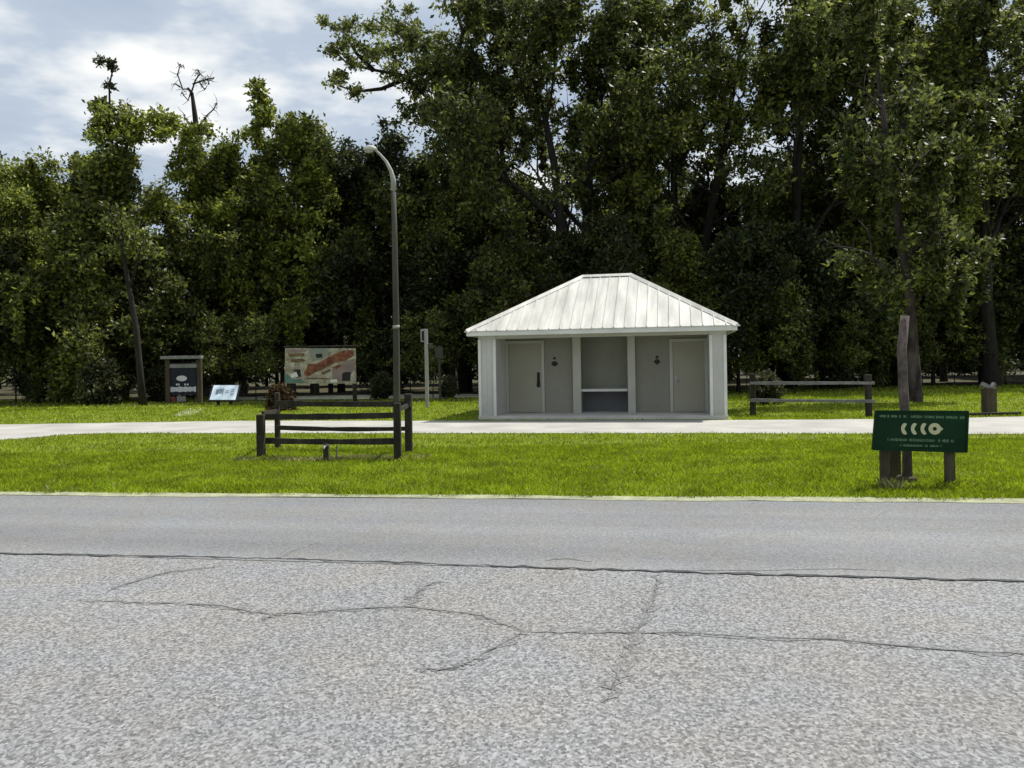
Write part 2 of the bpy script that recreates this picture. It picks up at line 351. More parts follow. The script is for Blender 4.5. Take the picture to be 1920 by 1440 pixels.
# ------------------------------------------------------------------ grass blades
def in_poly(x, y, poly):
    inside = np.zeros(len(x), bool); n = len(poly); j = n - 1
    for i in range(n):
        xi, yi, xj, yj = poly[i][0], poly[i][1], poly[j][0], poly[j][1]
        c = ((yi > y) != (yj > y)) & (x < (xj - xi) * (y - yi) / (yj - yi + 1e-12) + xi)
        inside ^= c; j = i
    return inside
path_poly = [(p.x, p.y) for p in pn + list(reversed(pf))]
def raw_mesh(name, V, faces_per, nv, m, parent=None):
    "V: (n, nv, 3) vertices; faces_per: tuple list of local quads/tris (all same length)"
    n = V.shape[0]; fl = np.array(faces_per, np.int32); k, ln = fl.shape
    idx = (np.arange(n, dtype=np.int32)[:, None, None] * nv + fl[None]).reshape(-1)
    me = bpy.data.meshes.new(name)
    me.vertices.add(n * nv); me.vertices.foreach_set('co', V.astype(np.float32).reshape(-1))
    me.loops.add(len(idx)); me.loops.foreach_set('vertex_index', idx)
    me.polygons.add(n * k); me.polygons.foreach_set('loop_start', np.arange(n * k, dtype=np.int32) * ln)
    try: me.polygons.foreach_set('loop_total', np.full(n * k, ln, np.int32))
    except Exception: pass
    me.materials.append(m); me.update(calc_edges=True)
    if parent is False: return me
    o = bpy.data.objects.new(name, me); col.objects.link(o)
    if parent: o.parent = parent
    return o
def blades(x, y, h, wd, rng, z0=0.015):
    n = len(x); a = rng.uniform(0, 2 * np.pi, n); l = rng.uniform(0, 2 * np.pi, n); lean = rng.uniform(0.1, 0.9, n) * h
    ca, sa = np.cos(a) * wd / 2, np.sin(a) * wd / 2
    V = np.zeros((n, 4, 3))
    V[:, 0] = np.stack([x - ca, y - sa, np.full(n, z0)], 1); V[:, 1] = np.stack([x + ca, y + sa, np.full(n, z0)], 1)
    mx_, my_ = x + np.cos(l) * lean * .35, y + np.sin(l) * lean * .35
    V[:, 2] = np.stack([mx_ + ca * .7, my_ + sa * .7, z0 + h * .6], 1)
    V[:, 3] = np.stack([x + np.cos(l) * lean, y + np.sin(l) * lean, z0 + h], 1)
    return V
rng = np.random.default_rng(11)
fan = [(-0.72, 1)]  # lateral half extent factor of view
def scatter(n, y0, y1, lawn=True):
    y = rng.uniform(y0, y1, n); x = rng.uniform(-1.0, 1.0, n) * y
    return x, y
EX, EY = E0.x, E0.y; slope = (E1.y - E0.y) / (E1.x - E0.x)
def ok_lawn(x, y):
    k = (y > EY + (x - EX) * slope + 0.05 + .09 * np.abs(np.sin(x * 2.3 + 1.7 * np.sin(x * .9)))) & ~in_poly(x, y, path_poly)
    return k
Vs = []
for n, y0, y1, h0, h1, wd in [(340000, 8.0, 15.0, .03, .075, .011), (190000, 13.0, 22.0, .03, .07, .016), (110000, 20, 32, .04, .09, .025), (45000, 30, 42, .05, .12, .04)]:
    x, y = scatter(n, y0, y1); k = ok_lawn(x, y)
    b0 = Vector(gnd(899, 788)); ang = R(-12)
    lx = (x - b0.x) * math.cos(-ang) - (y - b0.y) * math.sin(-ang); ly = (x - b0.x) * math.sin(-ang) + (y - b0.y) * math.cos(-ang)
    k &= ~((lx > -.1) & (lx < 6.85) & (ly > -.4) & (ly < 5.4))
    # clumpy density
    cl = np.sin(x * 1.7 + 1.3 * np.sin(y * 1.1)) * np.sin(y * 2.3 + np.sin(x * 0.9)) * .5 + .5
    k &= rng.uniform(0, 1, n) < .75 + .25 * cl
    k &= ~((y > 36.2) & (x > -14) & (x < -1.2) & (y < 42))
    x, y = x[k], y[k]; cl = cl[k]
    Vs.append(blades(x, y, rng.uniform(h0, h1, len(x)) * (0.88 + .24 * cl), wd * rng.uniform(.6, 1.3, len(x)), rng))
V = np.concatenate(Vs)
o = raw_mesh('grass', V, [(0, 1, 2, 3)], 4, M['blade']); tag(o, 'mown yellow green grass covering the lawn strips', 'grass', kind='stuff')
# dry clippings and pale tufts, thick round the small corral
Vs = []
x, y = scatter(16000, 8.2, 24); k = ok_lawn(x, y); k &= (np.sin(x * 2.1 + y) * np.sin(y * 1.9 - x * .6) > .25); x, y = x[k], y[k]
Vs.append(blades(x, y, rng.uniform(.03, .07, len(x)), np.full(len(x), .014), rng, .03))
cf = gnd(620, 866)
t = rng.uniform(-1.6, 1.6, 2600); x = cf.x + t * 1.0 + rng.normal(0, .05, 2600); y = cf.y + .12 * np.sin(t * 4) + rng.normal(0, .09, 2600)
Vs.append(blades(x, y, rng.uniform(.03, .10, 2600), np.full(2600, .014), rng, .02))
o = raw_mesh('dry_grass', np.concatenate(Vs), [(0, 1, 2, 3)], 4, M['straw']); tag(o, 'pale dry grass clippings scattered over the lawn', 'dry grass', kind='stuff')
# tall unmown tufts round posts
def tufts(name, c, r, n, h, label, m='blade'):
    q = rng.normal(0, r, (n, 2)); V_ = blades(q[:, 0], q[:, 1], rng.uniform(.4, 1, n) * h, np.full(n, .014), rng, 0.0)
    o_ = raw_mesh(name, V_, [(0, 1, 2, 3)], 4, M[m]); o_.location = (c.x, c.y, 0.015); return tag(o_, label, 'grass tuft')

# ------------------------------------------------------------------ restroom building
BL, BR = gnd(899, 788), gnd(1364, 787.5)
bang = math.atan2(BR.y - BL.y, BR.x - BL.x); BW = (BR - BL).length; BD = 5.2
bld = thing('restroom_building', 'small white restroom building with hipped metal roof and recessed porch', 'building', (BL.x, BL.y, 0), bang)
Minv = (Matrix.Translation((BL.x, BL.y, 0)) @ Matrix.Rotation(bang, 4, 'Z')).inverted()
def bloc(px, py, d):
    "photo point on the plane y=d of the building frame -> (x, z)"
    u, v = ray(px, py); o_ = Minv @ Vector((0, 0, CAMH)); dr = Minv.to_3x3() @ Vector((u / F, 1, -v / F))
    tt = (d - o_.y) / dr.y; p = o_ + dr * tt; return p.x, p.z
RC = 1.35                       # porch depth
x_l = bloc(930, 700, 0)[0]; x_r = bloc(1331, 700, 0)[0]
zb = 0.12                       # slab
z_hd = bloc(1130, 631, 0)[1]; z_ev = bloc(1130, 622, -.3)[1]
WT = z_ev + 0.02
MB().box(-.02, BW + .02, -.03, BD + .02, -.1, zb).build('slab', M['concrete'], bld)
wm = MB()
def ribs(mb, x0, x1, y, z0, z1, step, sgn=-1):
    x = x0 + step * .5
    while x < x1 - .01:
        mb.box(x - .014, x + .014, min(y, y + sgn * .006), max(y, y + sgn * .006), z0, z1, 0); x += step
wm.box(0, x_l, 0, RC, zb, WT); wm.box(x_r, BW, 0, RC, zb, WT)
ribs(wm, 0, x_l, 0, zb + .02, z_hd - .02, .15); ribs(wm, x_r, BW, 0, zb + .02, z_hd - .02, .15)
wm.box(0, .14, RC, BD, zb, WT); wm.box(BW - .14, BW, RC, BD, zb, WT); wm.box(.14, BW - .14, BD - .14, BD, zb, WT)
for sx, sg in ((0, -1), (BW, 1)):
    y = .1
    while y < BD: wm.box(min(sx, sx + sg * .012), max(sx, sx + sg * .012), y - .012, y + .012, zb + .02, z_hd - .02); y += .15
wm.build('wall', M['siding'], bld)
for xc in (0.0, x_l - .07, x_r, BW - .07): MB().box(xc - .004, xc + .074, -.024, -.0125, zb, z_hd - .02).build('corner_trim', M['trim'], bld)
MB().box(x_l + .002, x_r - .002, .02, .22, z_hd, WT - .003).build('header_beam', M['frame'], bld)
MB().box(x_l, x_r, .22, RC, z_hd + .1, z_hd + .14).build('porch_ceiling', M['porchwall_shaded'], bld)
# porch back wall
xa0, xa1 = bloc(1088, 700, RC)[0], bloc(1178, 700, RC)[0]
for w0_, w1_ in ((x_l, xa0), (xa1, x_r)): MB().box(w0_, w1_, RC, RC + .12, zb, WT - .01).build('porch_wall', M['porchwall_shaded'], bld)
AD = .55
al = MB(); al.box(xa0, xa1, RC + AD, RC + AD + .06, bloc(1133, 731, RC)[1] - .02, WT - .01)
al.box(xa0 - .004, xa0 + .02, RC + .121, RC + AD, zb, WT - .01); al.box(xa1 - .02, xa1 + .004, RC + .121, RC + AD, zb, WT - .01)
al.build('alcove', M['alcove'], bld)
MB().box(xa0 + .02, xa1 - .02, RC + AD - .004, RC + AD + .05, zb, bloc(1133, 731, RC)[1] - .03).build('alcove_lower_panel', M['alcovelow'], bld)
zs = bloc(1133, 731, RC)[1]
MB().box(xa0 + .021, xa1 - .021, RC - .08, RC + AD - .005, zs - .045, zs + .03, bev=.008).build('shelf', M['trim'], bld)
for px0, px1 in ((1074, 1089), (1177, 1191)):
    c0, c1 = bloc(px0, 700, RC - .16)[0], bloc(px1, 700, RC - .16)[0]
    MB().box(c0, c1, RC - .16, RC - .003, zb, WT - .012).build('pilaster', M['frame'], bld)
# doors
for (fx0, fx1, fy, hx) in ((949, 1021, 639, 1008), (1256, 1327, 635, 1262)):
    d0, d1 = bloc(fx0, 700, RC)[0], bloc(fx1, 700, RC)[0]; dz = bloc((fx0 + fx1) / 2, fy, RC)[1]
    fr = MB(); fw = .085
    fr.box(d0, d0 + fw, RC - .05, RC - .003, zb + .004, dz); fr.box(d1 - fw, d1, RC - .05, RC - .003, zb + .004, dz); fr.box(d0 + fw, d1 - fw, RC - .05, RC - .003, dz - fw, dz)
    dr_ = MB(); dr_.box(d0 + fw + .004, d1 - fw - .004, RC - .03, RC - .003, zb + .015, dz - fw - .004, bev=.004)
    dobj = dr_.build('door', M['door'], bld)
    fr.build('door_frame', M['frame'], dobj)
    hxx, hz = bloc(hx, 712, RC)
    hx2 = (d1 - fw - .09) if hx == 1008 else (d0 + fw + .09)
    if hx == 1008:
        h = MB(); h.box(hx2 - .04, hx2 + .04, RC - .045, RC - .031, hz - .22, hz + .22, bev=.006); h.tube([(hx2, RC - .045, hz + .13), (hx2, RC - .11, hz + .10), (hx2, RC - .11, hz - .10), (hx2, RC - .045, hz - .13)], [.016] * 4, 8); h.box(hx2 - .05, hx2 + .05, RC - .085, RC - .045, hz - .2, hz - .1, bev=.01)
        h.build('handle', M['black'], dobj)
    else:
        h = MB(); h.box(hx2 - .04, hx2 + .04, RC - .045, RC - .031, hz - .12, hz + .12, bev=.006); h.tube([(hx2, RC - .031, hz - .03), (hx2, RC - .09, hz - .03), (hx2 + .1, RC - .09, hz - .03)], [.014] * 3, 8)
        h.build('handle', M['steel'], dobj)
def disc(cx, cz, rx, rz, n=20): return [(cx + rx * math.cos(2 * math.pi * i / n), cz + rz * math.sin(2 * math.pi * i / n)) for i in range(n)]
for px, py, shape in ((1040, 680, 0), (1232, 678, 1)):
    cx_, cz_ = bloc(px, py, RC)
    pl = MB(); pl.poly([(cx_ - .15, cz_ - .19), (cx_ + .15, cz_ - .19), (cx_ + .15, cz_ + .23), (cx_ - .15, cz_ + .23)], (RC - .003, RC - .012))
    po = pl.build('restroom_sign', M['porchwall_shaded'], bld)
    g = MB(); yy = (RC - .0125, RC - .02)
    if shape == 0: g.poly(disc(cx_, cz_ - .03, .095, .075), yy)
    else: g.poly([(cx_ - .10, cz_), (cx_, cz_ - .10), (cx_ + .10, cz_), (cx_, cz_ + .09)], yy)
    g.poly(disc(cx_, cz_ + .13, .05, .035, 12), yy)
    g.build('pictogram', M['black'], po)
# roof
OV = .28; zr0 = z_ev + .10; RLx0, RLx1, RLy0, RLy1 = -OV, BW + OV, -OV, BD + OV
zr1 = bloc(1137, 517, BD / 2)[1]; rx0 = bloc(1092, 517, BD / 2)[0]; rx1 = bloc(1184, 517, BD / 2)[0]; ry = BD / 2
MB().box(RLx0 + .03, RLx1 - .03, RLy0 + .03, RLy1 - .03, WT - .002, WT + .03).build('soffit', M['trim'], bld)
fa = MB()
fz0, fz1 = WT + .002, zr0 - .01
fa.box(RLx0 + .01, RLx1 - .01, RLy0 + .01, RLy0 + .05, fz0 - .06, fz1, bev=.006); fa.box(RLx0 + .01, RLx1 - .01, RLy1 - .05, RLy1 - .01, fz0 - .06, fz1)
fa.box(RLx0 + .01, RLx0 + .05, RLy0 + .052, RLy1 - .052, fz0 - .06, fz1); fa.box(RLx1 - .05, RLx1 - .01, RLy0 + .052, RLy1 - .052, fz0 - .06, fz1)
fa.build('fascia', M['trim'], bld)
A, B, C_, D_ = Vector((RLx0, RLy0, zr0)), Vector((RLx1, RLy0, zr0)), Vector((RLx1, RLy1, zr0)), Vector((RLx0, RLy1, zr0))
G0, G1 = Vector((rx0, ry, zr1)), Vector((rx1, ry, zr1))
rf = MB(); dn_ = Vector((0, 0, -.03))
rf.add([A, B, C_, D_, G0, G1], [(0, 1, 5, 4), (2, 3, 4, 5), (1, 2, 5), (3, 0, 4)])
rf.add([A + dn_, B + dn_, C_ + dn_, D_ + dn_, A, B, C_, D_], [(3, 2, 1, 0), (0, 1, 5, 4), (1, 2, 6, 5), (2, 3, 7, 6), (3, 0, 4, 7)])
roof = rf.build('roof', M['roof'], bld)
rb = MB()
def rib(p, q, nrm, wd=.022, ht=.024):
    d = (q - p).normalized(); s = d.cross(nrm).normalized() * wd / 2; u = nrm * ht
    vs = [p - s * 1.4, p + s * 1.4, q + s * 1.4, q - s * 1.4, p - s + u, p + s + u, q + s + u, q - s + u]
    rb.add(vs, [(0, 1, 5, 4), (1, 2, 6, 5), (2, 3, 7, 6), (3, 0, 4, 7), (4, 5, 6, 7)])
def face_ribs(P0, P1, Q0, Q1, nn, step=.30):
    "ribs from eave P0-P1 straight up the slope to hips/ridge"
    L_ = (P1 - P0).length; ex = (P1 - P0).normalized(); up = nn.cross(ex)
    k = int(L_ / step)
    for i in range(1, k + 1):
        s_ = i * L_ / (k + 1); p = P0 + ex * s_
        h0 = (Q0 - P0).dot(up); a0 = (Q0 - P0).dot(ex); a1 = L_ - (P1 - Q1).dot(ex)
        t_ = min(s_ / max(a0, 1e-6), 1, (L_ - s_) / max(L_ - a1, 1e-6))
        if t_ * h0 > .12: rib(p + up * .01, p + up * (t_ * h0 - .05), nn)
for P0, P1, Q0, Q1 in ((A, B, G0, G1), (C_, D_, G1, G0), (B, C_, G1, G1), (D_, A, G0, G0)):
    nn = (P1 - P0).cross(Q0 - P0).normalized(); face_ribs(P0, P1, Q0, Q1, nn)
rb.build('seam_rib', M['roof'], roof)
cp = MB()
for p, q in ((A, G0), (B, G1), (C_, G1), (D_, G0), (G0, G1)):
    d = (q - p).normalized(); s = d.cross(Vector((0, 0, 1))).normalized() * .11; u = Vector((0, 0, .055))
    w0 = Vector((0, 0, -.03))
    cp.add([p - s + w0, p + u, p + s + w0, q - s + w0, q + u, q + s + w0], [(0, 1, 4, 3), (1, 2, 5, 4), (0, 2, 1), (3, 4, 5)])
cp.build('ridge_cap', M['roof'], roof)

# ------------------------------------------------------------------ dark corral fence in the lawn
rr = random.Random(3)
cor = [gnd(490, 865), gnd(746, 867), gnd(767, 852), gnd(521, 843)]
ctop = [777, 755, 738, 736]; cpx = [491, 745, 766, 521]
c0 = cor[0]
fence = thing('corral_fence', 'low dark wooden rail fence forming a small pen in the lawn', 'fence', (c0.x, c0.y, 0))
pts = [p - c0 for p in cor]; zt = [zat(px, py, p.y) for px, py, p in zip(cpx, ctop, cor)]
for p, z, wd in zip(pts, zt, (.125, .115, .125, .095)):
    m = MB(); m.box(p.x - wd / 2, p.x + wd / 2, p.y - wd / 2, p.y + wd / 2, -.05, z, bev=.012); m.build('post', M['wood'], fence)
def frail(i, j, pyi, pyj, ext0=.0, ext1=.0, ht=.085, dy=-.09, bow=.01):
    a_, b_ = pts[i].copy(), pts[j].copy(); a_.z = zat(cpx[i], pyi, cor[i].y); b_.z = zat(cpx[j], pyj, cor[j].y)
    d = (b_ - a_).normalized(); off = Vector((0, dy, 0))
    MB().beam(a_ - d * ext0 + off, b_ + d * ext1 + off, .045, ht, bow, .14, rr).build('rail', M['wood'], fence)
frail(0, 1, 782, 779, .0, -.02, .10, .09); frail(0, 1, 827, 828, 0, 0, .095, .09, .015)
frail(3, 2, 756, 757, .0, .05, .10, -.075, .008); frail(3, 2, 801, 803, .0, .0, .075, -.075, .02)
a_, b_ = pts[0].copy(), pts[3].copy(); a_.z = zat(490, 776, cor[0].y); b_.z = zat(521, 770, cor[3].y)
MB().beam(a_ + Vector((.02, .06, 0)), b_ + Vector((.02, -.05, 0)), .04, .07).build('rail', M['wood'], fence)
a_, b_ = pts[1].copy(), pts[2].copy(); a_.z = zat(745, 768, cor[1].y); b_.z = zat(766, 760, cor[2].y)
MB().beam(a_ + Vector((.03, .06, 0)), b_ + Vector((0, -.06, 0)), .04, .07).build('rail', M['wood'], fence)
sp_c = gnd(611, 868)
st = thing('water_standpipe', 'short dark standpipe over a black slab standing in for a shadow inside the low fence pen', 'standpipe', (sp_c.x, sp_c.y, 0))
zz = zat(611, 832, sp_c.y)
MB().box(-.035, .035, -.035, .035, -.03, zz, bev=.008).build('post', M['wood'], st)
m = MB(); m.tube([(.05, -.01, 0), (.05, -.01, zz * .92), (.03, -.05, zz * .95)], [.013] * 3, 8); m.tube([(.17, 0.05, 0), (.175, 0.05, zz * .9)], [.012, .012], 8); m.build('pipe', M['railgrey'], st)
m = MB(); m.tube([(0, -.06, zz * .86), (0, -.10, zz * .85), (0, -.12, zz * .78)], [.018, .018, .014], 8); m.tube([(-.035, -.06, zz * .9), (.035, -.06, zz * .9)], [.01, .01], 8); m.build('tap', M['steel'], st)
m = MB(); m.box(-.22, .02, -.08, .07, -.02, .045, bev=.015); m.build('foot_shadow', M['black'], st)  # thin black slab laid in place of the shadow at the stake's foot

# ------------------------------------------------------------------ green sign
g0, g1 = gnd(1663, 917), gnd(1782, 919)
gang = math.atan2(g1.y - g0.y, g1.x - g0.x); gmid = (g0 + g1) / 2
sg = thing('green_park_sign', 'dark green board sign with four cream emblems on two wooden legs', 'sign', (gmid.x, gmid.y, 0), gang)
GI = (Matrix.Translation(gmid) @ Matrix.Rotation(gang, 4, 'Z')).inverted()
def gl(px, py, d=0.0):
    u, v = ray(px, py); o_ = GI @ Vector((0, 0, CAMH)); dr = GI.to_3x3() @ Vector((u / F, 1, -v / F)); tt = (d - o_.y) / dr.y; p = o_ + dr * tt; return p.x, p.z
for px in (1659, 1781):
    x, _ = gl(px, 880, .05); hw = .052
    MB().box(x - hw, x + hw, .012, .10, -.06, gl(px, 800)[1], bev=.008).build('leg', M['wood2'], sg)
brd = MB(); brd.poly([gl(1635, 843, -.03), gl(1814, 848, -.03), gl(1817, 771, -.03), gl(1641, 770, -.03)], (-.03, .01)); board = brd.build('board', M['green'], sg)
fr = MB()
q = [gl(1635, 843, -.034), gl(1814, 848, -.034), gl(1817, 771, -.034), gl(1641, 770, -.034)]
for i in range(4):
    a_, b_ = Vector((q[i][0], -.036, q[i][1])), Vector((q[(i + 1) % 4][0], -.036, q[(i + 1) % 4][1])); ce = Vector((sum(p[0] for p in q) / 4, -.036, sum(p[1] for p in q) / 4))
    fr.beam(a_.lerp(ce, .02), b_.lerp(ce, .02), .012, .022, seg=1)
fr.build('border', M['green'], board)
em = MB(); yy = (-.0305, -.037)
def arc(cx, cz, ro, ri, a0, a1, n=14):
    o_ = [(cx + ro * math.cos(a0 + (a1 - a0) * i / n), cz + ro * math.sin(a0 + (a1 - a0) * i / n)) for i in range(n + 1)]
    i_ = [(cx + ri * math.cos(a0 + (a1 - a0) * i / n), cz + ri * math.sin(a0 + (a1 - a0) * i / n)) for i in range(n + 1)]
    for k in range(n): em.poly([o_[k], o_[k + 1], i_[k + 1], i_[k]], yy)
pxs = 1 / F * gmid.y
for px in (1697, 1715.5, 1733.5):
    cx_, cz_ = gl(px, 804, -.03); rO, tip = 11.0 * pxs, 0
    n = 12; outer = [(cx_ + rO * .64 * math.cos(t_), cz_ + rO * math.sin(t_)) for t_ in [R(95) + R(170) * i / n for i in range(n + 1)]]
    inner = [(cx_ + rO * .55 , cz_ - rO * .62), (cx_ - rO * .05, cz_), (cx_ + rO * .55, cz_ + rO * .62)]
    em.poly(outer + [(cx_ + rO * .28, cz_ - rO * .85), (cx_ - rO * .12, cz_ - rO * .05), (cx_ - rO * .12, cz_ + rO * .05), (cx_ + rO * .28, cz_ + rO * .85)], yy)
cx_, cz_ = gl(1752.5, 804, -.03); arc(cx_, cz_, 10.8 * pxs, 3.6 * pxs, 0, 2 * math.pi, 20)
em.poly([(cx_ + 10 * pxs, cz_ + 4 * pxs), (cx_ + 10 * pxs, cz_ - 4 * pxs), (cx_ + 14.5 * pxs, cz_)], yy)
em.build('emblem', M['cream'], board)
tx = MB(); r2 = random.Random(9)
def greek(px0, px1, py0, py1, h):
    x0, z0 = gl(px0, py0, -.03); x1, z1 = gl(px1, py1, -.03); x = x0
    while x < x1:
        wd = r2.uniform(.010, .018)
        if r2.random() > .16:
            z = z0 + (z1 - z0) * (x - x0) / (x1 - x0); hh = h * pxs * r2.uniform(.7, 1.1)
            tx.poly([(x, z - hh / 2), (x + wd, z - hh / 2), (x + wd, z + hh / 2), (x, z + hh / 2)], (-.0305, -.034))
        x += wd + r2.uniform(.003, .007)
greek(1649, 1806, 780, 783, 5); greek(1664, 1788, 824, 827, 5.5); greek(1688, 1764, 835, 836.5, 4)
tx.build('lettering', M['greentext'], board)
# posts behind the sign
pb = gnd(1700, 912); yb = pb.y
bp_ = thing('weathered_post', 'tall weathered pinkish brown post rising high above the green sign from behind it', 'post', (pb.x, pb.y, 0), gang)
ztop = zat(1700, 790, yb)
lean_ = at(1697, 592, yb) - pb
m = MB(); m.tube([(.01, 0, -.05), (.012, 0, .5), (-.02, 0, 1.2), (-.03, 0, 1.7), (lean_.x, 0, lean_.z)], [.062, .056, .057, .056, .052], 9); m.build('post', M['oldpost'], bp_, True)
MB().box(-.10, .10, -.10, .10, -.05, .13, bev=.02).build('footing', M['wood2'], bp_)
p2 = gnd(1677, 905)
m = MB(); m.box(-.075, .075, -.04, .04, -.05, zat(1677, 815, p2.y), bev=.01)
tag(m.build('wooden_stake', M['wood2']), 'wide brown wooden stake behind the left leg of the green sign', 'stake').location = p2

# ------------------------------------------------------------------ split-rail fence on the right
f0, f1 = gnd(1412, 781), gnd(1629, 784); Yf = f0.y
rfn = thing('rail_fence', 'silver grey two rail wooden fence right of the building', 'fence', (f0.x, f0.y, 0))
for p, px, top in ((f0, 1412, 700), (f1, 1629, 702)):
    q = p - f0; MB().box(q.x - .07, q.x + .07, q.y - .07, q.y + .07, -.05, zat(px, top, p.y), bev=.015).build('post', M['wood'], rfn)
for (pa, pb_) in ((718, 718), (750, 752)):
    a_ = Vector((0, 0, zat(1412, pa, f0.y))); b_ = f1 - f0; b_.z = zat(1629, pb_, f1.y)
    MB().beam(a_ + Vector((-.1, -.11, 0)), b_ + Vector((.12, -.11, 0)), .09, .08, .0, .12, rr).build('rail', M['railgrey'], rfn)
g3 = gnd(1855, 780)
gp = thing('gate_post', 'stout brown post with a loose slanted rail right of the green sign', 'post', (g3.x, g3.y, 0))
MB().box(-.15, .15, -.12, .12, -.05, zat(1855, 727, g3.y), bev=.02).build('post', M['wood2'], gp)
z1_, z2_ = zat(1842, 719, g3.y), zat(1862, 729, g3.y)
MB().beam((-.22, -.05, z1_), (.06, -.05, z2_), .09, .10).build('rail', M['railgrey'], gp)
MB().beam((.05, -.02, z2_), (.16, .03, z1_), .08, .09).build('rail', M['railgrey'], gp)
tb = gnd(1790, 784); tb2 = gnd(1912, 781)
m = MB(); m.beam(Vector((0, 0, .06)), Vector((*(tb2 - tb).xy, .06)), .12, .12, 0, .1, rr); o = m.build('path_edge_shadow', M['wood']); o.location = tb  # dark bar modelled in place of the shadow along the path edge
tag(o, 'dark bar standing in for the shadow of the path edge at the right', 'painted shadow')

# ------------------------------------------------------------------ kiosk, lectern, map sign
YK = gnd(343, 757).y
k0 = gnd(343, 757)
ks = thing('notice_kiosk', 'wooden notice kiosk with navy board and white oval at the left', 'kiosk', (k0.x, k0.y, 0), R(-3))
def kl(px, py): p = at(px, py, YK) - k0; return p.x, p.z
for px in (314, 374.5):
    x, z = kl(px, 674); MB().box(x - .10, x + .10, -.09, .09, -.05, z, bev=.012).build('post', M['wood2'], ks)
x0, z0 = kl(303, 675); x1, z1 = kl(379, 668)
MB().box(x0, x1, -.2, .2, z0 + .03, z1 + .03, bev=.01).build('roof_plank', M['plankgrey'], ks)
x0, z0 = kl(318, 690); x1, z1 = kl(371, 682)
MB().box(x0, x1, -.05, -.012, z0, z1).build('header_plank', M['plankgrey'], ks)
x0, z0 = kl(312, 741); x1, z1 = kl(368, 680)
bd = MB().box(x0, x1, -.01, .05, z0, z1).build('board', M['board'], ks)
e_ = MB(); cx_, cz_ = kl(341, 709.5); e_.poly(disc(cx_, cz_, .245, .125, 24), (-.011, -.02)); e_.build('oval', M['white'], bd)
e_ = MB(); r2 = random.Random(4); x0, _ = kl(313, 730); x1, _ = kl(369, 730); x = x0
_, zc = kl(341, 730)
while x < x1 - .03:
    wd = r2.uniform(.045, .09); hh = r2.uniform(.18, .25); e_.poly([(x, zc - hh / 2), (x + wd, zc - hh / 2), (x + wd, zc + hh / 2), (x, zc + hh / 2)], (-.011, -.02)); x += wd + .008
for px in (330, 334, 346, 351):
    x, z = kl(px, 720.5); e_.poly([(x, z - .05), (x + .07, z - .05), (x + .07, z + .03), (x, z + .03)], (-.011, -.02))
e_.build('lettering', M['white'], bd)
x0, z0 = kl(316, 753); x1, z1 = kl(329, 744); MB().box(x0, x1, -.03, .03, z0, z1).build('lower_panel', M['mapred'], ks)
x0, z0 = kl(332, 753); x1, z1 = kl(348, 743); MB().box(x0, x1, -.03, .03, z0, z1).build('lower_panel', M['plankgrey'], ks)
# lectern
YL = gnd(420, 763).y; l0 = gnd(420, 763)
lc = thing('reading_lectern', 'slanted pale blue reading panel on a low dark stand beside the kiosk', 'sign', (l0.x, l0.y, 0))
c = [at(393, 749.5, YL - .25) - l0, at(441, 749.5, YL - .25) - l0, at(448, 722.5, YL + .25) - l0, at(401, 722.5, YL + .25) - l0]
nrm = (c[1] - c[0]).cross(c[3] - c[0]).normalized(); ce = sum(c, Vector()) / 4
def slab(mb, q, t0, t1, m_=0):
    vs = [p + nrm * t0 for p in q] + [p + nrm * t1 for p in q]
    mb.add(vs, [(3, 2, 1, 0), (4, 5, 6, 7)] + [(i, (i + 1) % 4, 4 + (i + 1) % 4, 4 + i) for i in range(4)], m_)
big = [ce + (p - ce) * 1.14 for p in c]
m = MB(); slab(m, big, -.06, -.01); frm = m.build('panel_frame', M['black'], lc)
m = MB(); slab(m, c, -.0095, .003); pnl = m.build('panel', M['blueprint'], lc)
def sub(u0, u1, v0, v1):
    f_ = lambda u, v: c[0].lerp(c[1], u).lerp(c[3].lerp(c[2], u), v); return [f_(u0, v0), f_(u1, v0), f_(u1, v1), f_(u0, v1)]
m = MB()
slab(m, sub(.16, .27, .36, .70), .0035, .006); slab(m, sub(.28, .40, .42, .76), .0035, .006); slab(m, sub(.41, .46, .36, .8), .0035, .006)
for v in (.3, .42, .54, .66): slab(m, sub(.74, .88, v, v + .06), .0035, .006)
for v in (.45, .58): slab(m, sub(.52, .68, v, v + .05), .0035, .006)
m.build('print', M['greyprint'], pnl)
for s_ in (.25, .75):
    p = c[0].lerp(c[1], s_).lerp(c[3].lerp(c[2], s_), .5); MB().box(p.x - .05, p.x + .05, p.y - .05, p.y + .05, -.05, p.z - .07, bev=.006).build('leg', M['black'], lc)
# map sign
YM = gnd(602, 762).y; m0 = gnd(602, 762)
ms = thing('map_sign', 'large tan and red map panel on two dark posts behind the low fence', 'map sign', (m0.x, m0.y, 0))
def ml(px, py): p = at(px, py, YM) - m0; return p.x, p.z
for px in (540.5, 664):
    x, _ = ml(px, 700); MB().box(x - .075, x + .075, .01, .14, -.05, ml(px, 648)[1], bev=.01).build('post', M['wood'], ms)
q = [ml(534, 719), ml(668, 719), ml(667, 653), ml(535, 653)]
m = MB(); m.poly(q, (-.03, .009)); pan = m.build('panel', M['mapbase'], ms)
x0, z0 = ml(532, 653); x1, z1 = ml(671, 648); MB().box(x0, x1, -.05, .17, z0 + .02, z1 + .02, bev=.01).build('roof_plank', M['wood'], ms)
lay = [0]
def patch(name, mt, polys):
    m = MB(); lay[0] += 1; y1_ = -.0302 - .003 * lay[0]
    for pl in polys: MB().poly([ml(*p) for p in pl], (-.0301, y1_)).build(name, M[mt], pan)
patch('grey_field', 'mapgrey', [[(578, 653.5), (618, 653.5), (612, 670), (600, 676), (584, 672)]])
